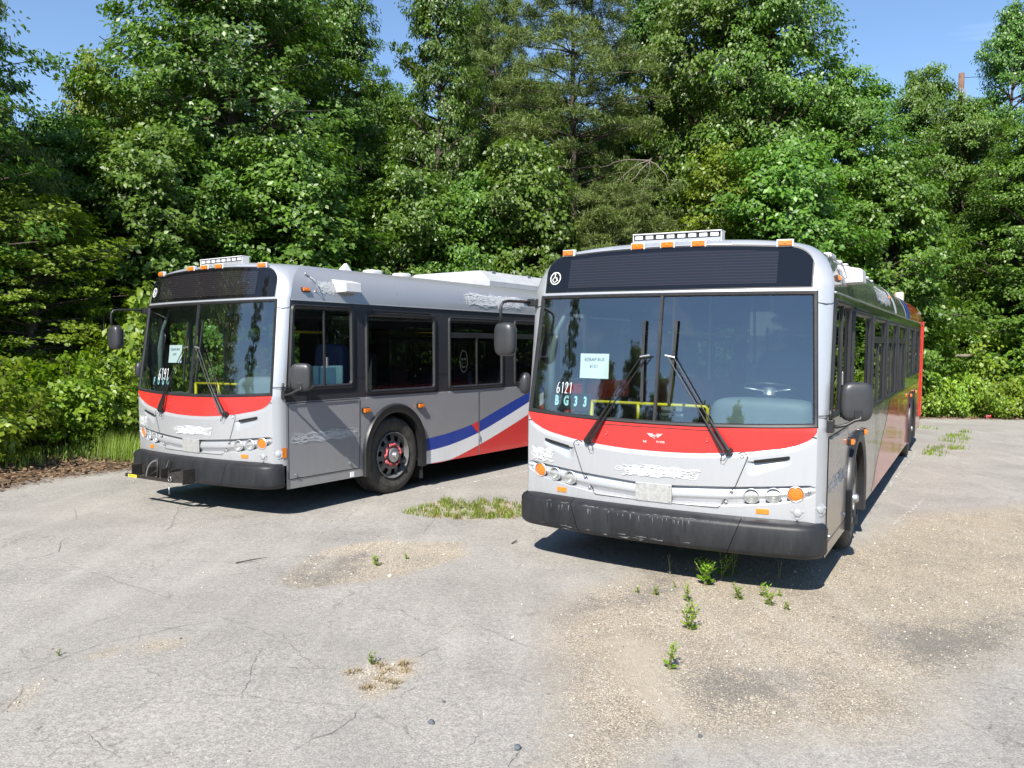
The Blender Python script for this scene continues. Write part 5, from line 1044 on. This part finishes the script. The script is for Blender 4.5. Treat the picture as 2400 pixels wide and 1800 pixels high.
def plant_at(kind, x, y, h, r, rz, name, label=None, cat=None, group=None, parent=None, z=None):
    tm, cm, H, R = TV[kind]; zz = ground_z(x, y) if z is None else z
    if parent is None: root = empty(name, (x, y, zz), rz); root.scale = (r/R, r/R, h/H); tag(root, label, cat, group); a = link('trunk' if kind in 'ABCDEPQ' else 'stems', tm, None, root); b = link('crown' if kind in 'ABCDEPQ' else 'leaves', cm, None, root); return root
    for nm, me in ((name, tm), (name, cm)):
        o = link(nm, me, None, parent); o.location = (x, y, zz); o.rotation_euler = (0, 0, rz); o.scale = (r/R, r/R, h/H)
def wx(pxd, Y): return (pxd/.92167-1200)/1917.85*Y
def wh(pyd, Y): return CAM_H+Y*((900-pyd/.92167)/1917.85-.0451)
TREES = [  # kind, column in the picture, distance, top row, radius, label
 ('Q', -75, 15.5, 20, 1.75, 'dark pine reaching in at the upper left edge of the picture'),
 ('D', 215, 20.0, 165, 1.4, 'light airy tree with its top below open sky, left of the tallest tree'),
 ('A', 520, 21.5, -110, 3.9, 'tallest broad tree with sky gaps in its crown, above the farther bus cab'),
 ('E', 350, 18.5, 330, 2.5, 'round leafy tree low behind the farther bus windscreen'),
 ('B', 735, 26.0, 15, 1.8, 'narrow tree just left of the sky gap above the farther bus'),
 ('B', 945, 24.0, -60, 1.7, 'upright glossy tree between the sky gap and the pines'),
 ('P', 1065, 28.0, -40, 2.4, 'thin pine with open top against the sky, above the roof equipment box'),
 ('P', 1245, 25.0, -110, 3.6, 'big olive-green pine above the left half of the nearer bus roof'),
 ('Q', 1320, 22.0, 420, 2.4, 'low bushy pine right behind the nearer bus sign corner'),
 ('E', 1120, 22.5, 340, 2.4, 'leafy tree in front of the pines, between the two bus roofs'),
 ('C', 1500, 26.0, -30, 3.0, 'bright tree right of the big pine, over the roof light bar'),
 ('C', 1645, 25.0, -50, 3.0, 'tall dense tree over the driver side of the nearer bus'),
 ('C', 1815, 25.0, 190, 2.8, 'dense tree whose top slopes down right of the tall dense tree'),
 ('E', 1690, 22.6, 330, 3.0, 'spreading low tree behind the light bar and nearer bus roof edge'),
 ('C', 1975, 29.0, 175, 2.2, 'small-topped tree standing left of the reddish utility pole'),
 ('B', 2150, 29.0, 25, 1.8, 'thin feathery tree at the upper right beside the utility pole'),
 ('E', 1900, 23.8, 360, 2.5, 'drooping tree over the rear end of the nearer bus'),
 ('C', 2235, 25.0, 270, 2.8, 'dense leafy tree at the right edge of the picture'),
 ('D', 70, 14.8, 470, 1.9, 'low bright-leaved tree at the left edge in front of the dark pines'),
 ('E', 640, 20.0, 350, 2.9, 'broad low tree straight above the farther bus sign'),
 ('E', 880, 21.8, 400, 2.3, 'leafy low tree behind the farther bus camera box and vents'),
 ('B', 1405, 27.5, -30, 2.2, 'narrow tree directly behind the gap right of the big pine'),
 ('C', 640, 26.0, -30, 2.5, 'tree filling the right shoulder behind the tallest tree'),
 ('C', 440, 26.0, 90, 2.2, 'tree filling the left shoulder behind the tallest tree'),
 ('D', 1545, 23.0, 330, 1.7, 'bright yellow-green tree above the roof light bar of the nearer bus'),
 ('B', 1010, 30.0, 40, 1.9, 'dark tree between the upright glossy tree and the thin pine'),
 ('E', 460, 19.0, 420, 2.2, 'leafy low tree above the farther bus light bar'),
 ('E', 1010, 22.0, 420, 2.0, 'leafy low tree behind the farther bus roof equipment box'),
 ('C', 2060, 27.5, 235, 2.1, 'tree directly below the reddish utility pole'),
 ('B', 320, 24.0, 190, 2.0, 'dark tree behind the light airy tree, left of the tallest tree'),
 ('C', 130, 18.5, 300, 2.2, 'leafy tree between the left edge pine and the farther bus'),
]
rgt = random.Random(4)
for kind, px, Y, top, r, lab in TREES:
    plant_at(kind, wx(px, Y), Y, wh(top, Y), r, rgt.uniform(0, 6.28), 'pine_tree' if kind in 'PQ' else 'broadleaf_tree', lab, 'tree', 'trees along the edge of the lot')
# the wood behind and around, one mass
wood = tag(empty('woodland'), 'dark wood closing in behind the row of edge trees', 'woodland', None, 'stuff')
for k in range(26):
    px = -250+k*110+rgt.uniform(-35, 35); Y = rgt.uniform(30, 38); topy = {7: 250, 8: 270, 9: 220, 18: 230}.get(k, rgt.uniform(170, 330)) if px > 120 else 330
    if px > 1850: topy = rgt.uniform(330, 420)
    plant_at(rgt.choice('BCCP'), wx(px, Y), Y, wh(topy, Y), rgt.uniform(3.0, 3.8), rgt.uniform(0, 6.28), 'wood_tree', parent=wood)
for k in range(20):   # undergrowth layer inside the wood
    px = -150+k*130
    if px < 330 or 1900 < px < 2160: continue
    Y = rgt.uniform(24.5, 28) if px > 250 else rgt.uniform(17, 21); plant_at('E', wx(px, Y), Y, rgt.uniform(3.5, 5.0), rgt.uniform(2.4, 3.2), rgt.uniform(0, 6.28), 'wood_tree', parent=wood)
for (x, y, h, r, kd) in [(-12,9.8,9.5,2.6,'C'),(-15.5,8.8,11,3,'C'),(-19,7.2,11,3,'B'),(-23.5,5.6,11,3.2,'C'),(-13.5,8.6,4,2.2,'E'),(-11,13.5,9,3,'C'),(-15,12.5,10,3.2,'B'),(-19.5,10.5,11,3.4,'C'),(-13,17,11,3.4,'A'),(-18,16,12,3.4,'C'),(-24,12,11,3.4,'B'),(-24,8.5,9.5,3.3,'C'),(-30,9,11,3.4,'C'),(-16,10.2,4.5,2.6,'E'),(-21,8,4.5,2.8,'E'),(-29,5,7,3.0,'E'),
                          (19,25,10,3.2,'C'),(23,25,11,3.3,'B'),(27,24,10,3.3,'C'),(31,23,11,3.4,'A'),(36,21,11,3.4,'C'),(41,19,10,3.3,'C'),(47,17,11,3.5,'B'),(18,22.8,4,2.4,'E'),(22.5,22.3,3.6,2.4,'E'),(27,21.8,4,2.6,'E'),(32,20.8,4.2,2.6,'E'),(37,18.8,4,2.6,'E'),(43,16,4,2.6,'E'),
                          (-44,-26,8.5,3.2,'C'),(-48,-31,11.5,3.2,'B'),(-40,-33,8,3.2,'C'),(-52,-38,9,3.4,'C'),(-36,-40,8.5,3.2,'C'),(-56,-24,9,3.3,'C'),(-30,-44,9.5,3.3,'B'),(-28,-1.5,13.5,1.5,'P'),(-31,-16,11.5,3.0,'C'),(-33,-12.0,10,2.8,'C'),(-28.5,-19.5,10,2.8,'C'),(-24,-25,9.0,3.0,'C'),(-20,-30,9.5,3.0,'C')]:
    plant_at(kd, x, y, h, r, rgt.uniform(0, 6.28), 'wood_tree', parent=wood)
# shrubs on the verge
SH = [('S',-6.9,11.4,1.5,1.2,'dark shrub at the left edge of the picture beside the lot'),('T',-6.55,12.7,1.6,1.0,'leafy shrub rising left of the farther bus bumper'),('S',-6.0,13.3,1.5,1.1,'yellow-green shrub just behind the farther bus bumper corner'),('T',-5.9,14.4,2.9,1.2,'tall bright shrub beside the farther bus windscreen'),('S',-8.2,12.2,1.9,1.3,'shrub second from the left edge of the picture'),('T',-7.6,14.5,1.5,1.2,'dim shrub in the shade behind the left verge'),('U',-7.0,10.7,.5,.8,'low ground-hugging plant at the lower left verge'),
      ('U',11.4,23.0,1.2,1.4,'low bright shrub next to the nearer bus tail'),('U',12.7,23.0,1.2,1.5,'low bright shrub behind the red can'),('U',14.0,22.9,1.25,1.6,'low bright shrub right of the red can'),('S',11.9,23.9,2.2,1.6,'taller shrub behind the nearer bus tail'),('S',13.6,24.0,2.2,1.7,'taller shrub in the middle of the right verge'),('S',15.3,23.6,1.9,1.6,'taller shrub at the right picture edge'),('U',15.5,23.0,.7,1.3,'low bright shrub at the right picture edge'),('T',12.9,25.6,3.4,1.5,'tall leafy shrub under the dark gap in the trees'),('T',15.2,25.8,3.6,1.6,'tall leafy shrub below the dense right edge tree')]
for kd, x, y, h, r, lab in SH: plant_at(kd, x-(.85 if x < 0 else 0), y+(.45 if x < 0 else .35), h, r, rgt.uniform(0, 6.28), 'shrub', lab, 'shrub', 'shrubs along the verge')
# dead branches caught in the trees
g = G(); rgd = np.random.default_rng(9)
b0 = np.array([wx(1395, 21.5), 21.5, wh(345, 21.5)])
for dx, dz in ((-1.3, -.1), (-.7, -.75), (-.2, -.9), (.5, -.55), (-.9, -.45)): branch_geo(g, b0+np.array([0, rgd.uniform(-.2, .2), 0]), b0+np.array([dx, rgd.uniform(-.3, .2), dz]), .022, .005, rgd, .16, 7)
tag(g.obj('dead_branch', M['deadwood'], None, True), 'bare grey broken branches hanging in the low pine above the nearer bus', 'branch')
g = G(); branch_geo(g, (wx(2010, 24.2), 24.2, wh(760, 24.2)), (wx(2090, 24.2), 24.0, wh(752, 24.2)), .07, .05, rgd, .02); tag(g.obj('fallen_limb', M['deadwood'], None, True), 'pale bare limb lying across the undergrowth behind the nearer bus tail', 'branch')
# utility pole and wires at the upper right
M['polewood'] = simple('reddish_pole_wood', (.15, .085, .06), .9, var=.3, vscale=5)
Y = 40; px_ = wx(2052, Y); up_ = tag(empty('utility_pole', (px_, Y, 0)), 'reddish wooden utility pole showing through the trees at upper right', 'utility pole')
G().tube([(0, 0, 0), (0, 0, wh(155, Y))], [.17, .13], 12).obj('pole', M['polewood'], up_, True); G().box(-.16, .16, -.20, -.10, wh(205, Y), wh(205, Y)+.35).obj('pole_bracket', M['steel'], up_)
for k, z in enumerate((wh(175, Y)+.25, wh(215, Y)+.1, wh(300, Y)-.1)):
    G().tube([(0, 0, z), (9, -2.0, z-.05), (20, -5, z+1.0)], .014, 5).obj('wire', M['black'], up_)

# ------------------------------------------------------------------ grass, weeds, stones, litter
def blades(spots, hmin, hmax, per, rad, rg, mat, lean=.5, wid=.006):
    n = len(spots); idx = np.repeat(np.arange(n), per); m = len(idx); S_ = np.array(spots); a = rg.uniform(0, 6.283, m); rr = rad*np.sqrt(rg.random(m)); x = S_[idx, 0]+rr*np.cos(a); y = S_[idx, 1]+rr*np.sin(a); z = ground_z(x, y)-.004
    h = rg.uniform(hmin, hmax, m); th = rg.uniform(0, 6.283, m); ln = h*lean*rg.uniform(.1, 1, m); dx, dy = np.cos(th)*ln, np.sin(th)*ln; w_ = wid*rg.uniform(.6, 1.4, m); px, py = -np.sin(th)*w_, np.cos(th)*w_
    V = np.stack([np.stack([x-px, y-py, z], 1), np.stack([x+px, y+py, z], 1), np.stack([x+dx*.35+px*.8, y+dy*.35+py*.8, z+h*.6], 1), np.stack([x+dx*.35-px*.8, y+dy*.35-py*.8, z+h*.6], 1), np.stack([x+dx, y+dy, z+h], 1)], 1).reshape(-1, 3)
    b = np.arange(m)[:, None]*5; F = np.concatenate([b+np.array([[0, 1, 2]]), b+np.array([[0, 2, 3]]), b+np.array([[3, 2, 4]])], 0); return V, F
rgg = np.random.default_rng(21)
GP = PATCHES[5]; cand = rgg.uniform([-1.25, 8.7], [.3, 9.85], (400, 2)); cand = cand[sdf(GP, cand) > -.02][:130]
V, F = blades(cand, .02, .085, 20, .05, rgg, None, .8, .0035); tag(link('grass_patch', np_mesh('grass_patch', V, F, M['grassblade'])), 'patch of short green grass growing through the asphalt between the buses', 'grass', None, 'stuff')
V, F = blades(cand[:40]+[.03, -.05], .02, .06, 16, .06, rgg, None, 1.2, .004); tag(link('dry_grass_patch', np_mesh('dry_grass_patch', V, F, M['drygrass'])), 'withered stalks lying in the grass patch between the buses', 'dry grass', None, 'stuff')
cl = [(9.87,19.54,.35),(10.27,18.52,.22),(9.55,17.46,.3),(9.7,17.7,.25),(9.3,17.1,.25),(8.95,16.52,.25),(8.23,15.29,.2),(8.45,15.32,.16),(7.92,15.14,.25),(7.7,14.8,.25),(7.47,14.43,.2)]
sp_ = [];
for x, y, r in cl: sp_ += [(x+rgg.uniform(-r, r)*.6, y+rgg.uniform(-r, r)) for _ in range(12)]
V, F = blades(sp_[::2], .03, .11, 11, .08, rgg, None, .6, .006); tag(link('crack_grass', np_mesh('crack_grass', V, F, M['grassblade'])), 'line of grass tufts in the pavement crack beyond the nearer bus', 'grass', None, 'stuff')
vg = []
for _ in range(900):
    x, y = rgg.uniform(-8.5, -4.8), rgg.uniform(10.0, 15.0); d = lot_sd(x, y)
    if -2.0 < d < -.75-.3*rgg.random(): vg.append((x, y))
for _ in range(700):
    x, y = rgg.uniform(9.5, 17), rgg.uniform(22.2, 24); d = lot_sd(x, y)
    if -.9 < d < -.3: vg.append((x, y))
V, F = blades(vg, .05, .26, 11, .12, rgg, None, .8, .0035); tag(link('verge_grass', np_mesh('verge_grass', V, F, M['grassblade'])), 'rough grass along the verge of the lot', 'grass', None, 'stuff')
gb = [(-6.05+rgg.normal()*.26, 12.95+rgg.normal()*.20) for _ in range(60)]
V, F = blades(gb, .18, .46, 22, .11, rgg, None, .7, .0022); tag(link('tall_grass', np_mesh('tall_grass', V, F, M['grassblade'])), 'tall fine grass clump left of the farther bus bumper', 'grass', None, 'stuff')
# leaf litter along the verge
lt = []
while len(lt) < 9000:
    if rgg.random() < .6: x, y = rgg.uniform(-9, -4.5), rgg.uniform(8.6, 15)
    else: x, y = rgg.uniform(9, 17), rgg.uniform(21.8, 23.8)
    d = lot_sd(x, y)
    if -1.4 < d < .30*rgg.random()**3+.02: lt.append((x, y))
lt = np.array(lt); m_ = len(lt); P = np.column_stack([lt, ground_z(lt[:, 0], lt[:, 1])+rgg.uniform(.004, .022, m_)]); Ln = rgg.uniform(.04, .10, m_)
V, F = leaf_arrays(P, rand_dir(m_, rgg)*np.array([1, 1, .25]), unit(rand_dir(m_, rgg)*.5+np.array([0, 0, 1])), Ln, Ln*.5)
M['litter'] = leaf_mat('dead_leaves', (.075, .045, .024), (.30, .20, .12), .8, .05, .2, (1, .8, .5)); tag(link('leaf_litter', np_mesh('leaf_litter', V, F, M['litter'])), 'brown fallen leaves along the edge of the lot', 'leaf litter', None, 'stuff')
# loose stones of the gravel areas
pb = []
cand = rgg.uniform([.1, 3.4], [6.5, 9.5], (9000, 2)); cand = cand[sdf(BIG, cand) > .02*rgg.normal(size=9000)][:3200]; cp_ = rgg.uniform([-2.7, 4.0], [-.3, 7.9], (2500, 2)); cp_ = cp_[np.max([sdf(p, cp_) for p in PATCHES[:5]], axis=0) > -.02][:700]; lo_ = rgg.uniform([-4.5, 3.4], [5, 9.5], (500, 2)); st = np.concatenate([cand, cp_, lo_])
oc = np.array([(1,0,0),(-1,0,0),(0,1,0),(0,-1,0),(0,0,1),(0,0,-1)], float); of = np.array([(0,2,4),(2,1,4),(1,3,4),(3,0,4),(2,0,5),(1,2,5),(3,1,5),(0,3,5)])
n_ = len(st); sc = rgg.gamma(2.2, .0015, n_)+.0015; vv = (oc[None]*rgg.uniform(.6, 1.3, (n_, 6, 1)))*sc[:, None, None]*np.array([1, 1, .65]); zz = ground_z(st[:, 0], st[:, 1])
V = (vv+np.column_stack([st, zz+sc*.3])[:, None, :]).reshape(-1, 3); F = (of[None]+(np.arange(n_)*6)[:, None, None]).reshape(-1, 3)
def stone_mat(name, stops):
    m, n, b = material(name); ge = N(n, 'ShaderNodeNewGeometry'); c = N(n, 'ShaderNodeValToRGB'); e = c.color_ramp.elements
    while len(e) < len(stops): e.new(.5)
    for q, (p, col) in zip(e, stops): q.position = p; q.color = (*col, 1)
    n.links.new(ge.outputs['Random Per Island'], c.inputs['Fac']); n.links.new(c.outputs['Color'], b.inputs['Base Color']); b.inputs['Roughness'].default_value = .85; return m
tag(link('gravel', np_mesh('gravel', V, F, stone_mat('gravel_stones', [(0, (.12, .11, .10)), (.4, (.36, .31, .24)), (.75, (.55, .49, .39)), (1, (.75, .71, .63))]))), 'loose pale gravel scattered over the broken asphalt', 'gravel', None, 'stuff')
# single larger stones
M['bluestone'] = simple('blue_grey_stone', (.085, .10, .115), .8, var=.35, vscale=50, bump=.4, bscale=80); M['palestone'] = simple('pale_stone', (.6, .58, .54), .8, var=.2, vscale=60)
def stone(x, y, r, mat, lab, seed):
    rg = np.random.default_rng(seed); bm = bmesh.new(); bmesh.ops.create_icosphere(bm, subdivisions=2, radius=r)
    k = rg.normal(size=(5, 3)); k /= np.linalg.norm(k, axis=1)[:, None]
    for v in bm.verts:
        for q in k:
            d = v.co.dot(Vector(q))-r*.62
            if d > 0: v.co -= Vector(q)*d
        v.co.z *= .72
    me = bpy.data.meshes.new('stone'); bm.to_mesh(me); bm.free(); o = link('stone', me, M[mat]); o.location = (x, y, float(ground_z(x, y))+r*.38); o.rotation_euler = (0, 0, seed); return tag(o, lab, 'stone', 'loose stones on the asphalt')
stone(-.34, 4.28, .012, 'bluestone', 'small dark stone, farthest of the dark stones at the bottom centre', 1); stone(-.38, 4.03, .020, 'bluestone', 'blue-grey angular stone between two other dark stones on the asphalt', 2); stone(.05, 3.79, .021, 'bluestone', 'dark rounded stone closest to the bottom edge of the picture', 3); stone(.95, 3.95, .014, 'bluestone', 'dark stone lying in the pale gravel near the bottom', 4); stone(.03, 5.27, .014, 'palestone', 'small white stone alone on the asphalt left of the gravel', 5)
# weeds
M['weedleaf'] = leaf_mat('weed_leaf', (.13, .25, .018), (.30, .46, .045), .45, .35)
M['weedstem'] = simple('weed_stem', (.16, .16, .06), .7)
def weed(x, y, h, ns, lab, seed, leaf=.05, lean=.55, mat='weedleaf', dens=9):
    rg = np.random.default_rng(seed); root = tag(empty('weed', (x, y, float(ground_z(x, y)))), lab, 'weed', 'weeds growing through the pavement'); g = G(); P = []; D = []; Nn = []; Ln = []
    for s in range(ns):
        a = rg.uniform(0, 6.283); l_ = h*rg.uniform(.65, 1.05); tx, ty = math.cos(a)*l_*lean*rg.uniform(.2, 1), math.sin(a)*l_*lean*rg.uniform(.2, 1); pts = [(rg.uniform(-.01, .01), rg.uniform(-.01, .01), -.01), (tx*.4, ty*.4, l_*.55), (tx, ty, l_)]; g.tube(pts, [.0035, .0028, .0015], 5, caps=False)
        for k in range(dens):
            t = .12+.88*k/(dens-1); p = np.array(pts[0])*(1-t)**2+2*t*(1-t)*np.array(pts[1])+t*t*np.array(pts[2]); b = k*2.4+rg.uniform(-.3, .3); d = np.array([math.cos(b), math.sin(b), .45+.5*t]); P.append(p); D.append(d); Nn.append(np.array([-d[0]*.5, -d[1]*.5, 1])); Ln.append(leaf*rg.uniform(.7, 1.2)*(1.15-.5*t))
    V, F = leaf_arrays(np.array(P), np.array(D), unit(np.array(Nn)), np.array(Ln), np.array(Ln)*.42); g.obj('stem', M['weedstem'], root); link('leaf', np_mesh('weed_leaf', V, F, M[mat]), None, root)
WD = [(1.58,6.52,.22,11,'largest weed, a bushy green clump in front of the nearer bus bumper',.075),(1.77,6.73,.22,4,'upright weed just right of the largest weed at the bumper',.065),(1.88,6.80,.30,2,'tall shaded weed under the nearer bus bumper',.06),(1.13,6.25,.075,3,'small weed left of the largest weed on the gravel',.035),(1.0,6.3,.05,2,'tiny weed farthest left on the gravel in front of the bumper',.03),(1.35,6.09,.15,4,'weed in the middle of the gravel, behind another of the same size',.045),(1.23,5.49,.17,6,'broad-leaved weed on the gravel right below two lined-up weeds',.06),(1.31,5.80,.10,3,'weed between two others in the short row on the gravel',.045),(1.75,6.16,.13,5,'weed right of the largest weed, on the pale gravel',.045),(1.97,6.23,.11,4,'weed left of its twin under the nearer bus bumper corner',.045),(1.95,6.03,.11,4,'weed slightly nearer than its twin under the bumper corner',.045),(2.09,6.26,.06,2,'tiny weed beside the twin weeds near the bumper corner',.03),(2.05,5.93,.06,3,'tiny weed alone right of the twin weeds',.035),(.96,4.81,.15,5,'bright weed alone in the middle of the gravel, nearest the camera',.05),(1.32,6.44,.05,2,'tiny weed behind the small weed left of the largest',.025),
      (-1.16,7.02,.09,4,'small weed in the oval gravel patch on the asphalt',.045),(-.92,7.25,.06,2,'tiny dark weed at the back of the oval gravel patch',.03),(-.81,4.78,.07,3,'small weed beside the ragged pothole at the bottom centre',.035),(-2.7,4.84,.04,2,'tiny weed in the long crack at the lower left',.02)]
for k, (x, y, h, ns, lab, lf) in enumerate(WD): weed(x, y, h, ns+1, lab, 40+k, lf*.95)
for k, (x, y, lab) in enumerate(((1.35, 6.80, 'dry brown stalk in the shadow left of the largest weed'), (2.25, 6.75, 'dry thin stalk at the shadow edge under the bumper corner'))): weed(x, y, .17, 2, lab, 70+k, .016, .3, 'drygrass', 9)
sp2 = rgg.uniform([-.95, 4.3], [-.53, 4.85], (60, 2)); sp2 = sp2[sdf(PATCHES[1], sp2) > 0]
V, F = blades(sp2, .01, .035, 14, .03, rgg, None, 2.0, .0025); tag(link('moss', np_mesh('moss', V, F, M['drygrass'])), 'dry reddish moss and straw filling the ragged pothole', 'moss', None, 'stuff')
# red drink can on the far right verge
M['canred'] = simple('red_can', (.62, .02, .025), .3, coat=.5); can = G().lathe([(.0005, 0), (.028, 0), (.033, .008), (.033, .108), (.028, .118), (.0005, .116)], 20).obj('drink_can', M['canred'], None, 'auto'); can.location = (13.05, 22.55, float(ground_z(13.05, 22.55))+.05); can.rotation_euler = (R_(85), 0, R_(60)); can.scale = (1.5, 1.5, 1.5)
tag(can, 'crushed red can lying at the foot of the far right shrubs', 'can'); G().lathe([(.0335, .03), (.0335, .05)], 20).obj('can_stripe', M['paper'], can)
# twigs
for k, (x, y, a, ln, lab) in enumerate(((-2.35, 6.95, .5, .28, 'thin dark twig lying in front of the farther bus'), (.02, 7.75, 1.0, .14, 'short bent twig beside the nearer bus bumper'))):
    g = G(); z = float(ground_z(x, y))+.008; g.tube([(x, y, z), (x+ln*.5*math.cos(a), y+ln*.5*math.sin(a), z+.012), (x+ln*math.cos(a+.2), y+ln*math.sin(a+.2), z+.004)], [.006, .005, .002], 6); g.tube([(x+ln*.4*math.cos(a), y+ln*.4*math.sin(a), z+.010), (x+ln*.55*math.cos(a+.5), y+ln*.55*math.sin(a+.5), z+.002)], [.003, .001], 5); tag(g.obj('twig', M['bark'], None), lab, 'twig')
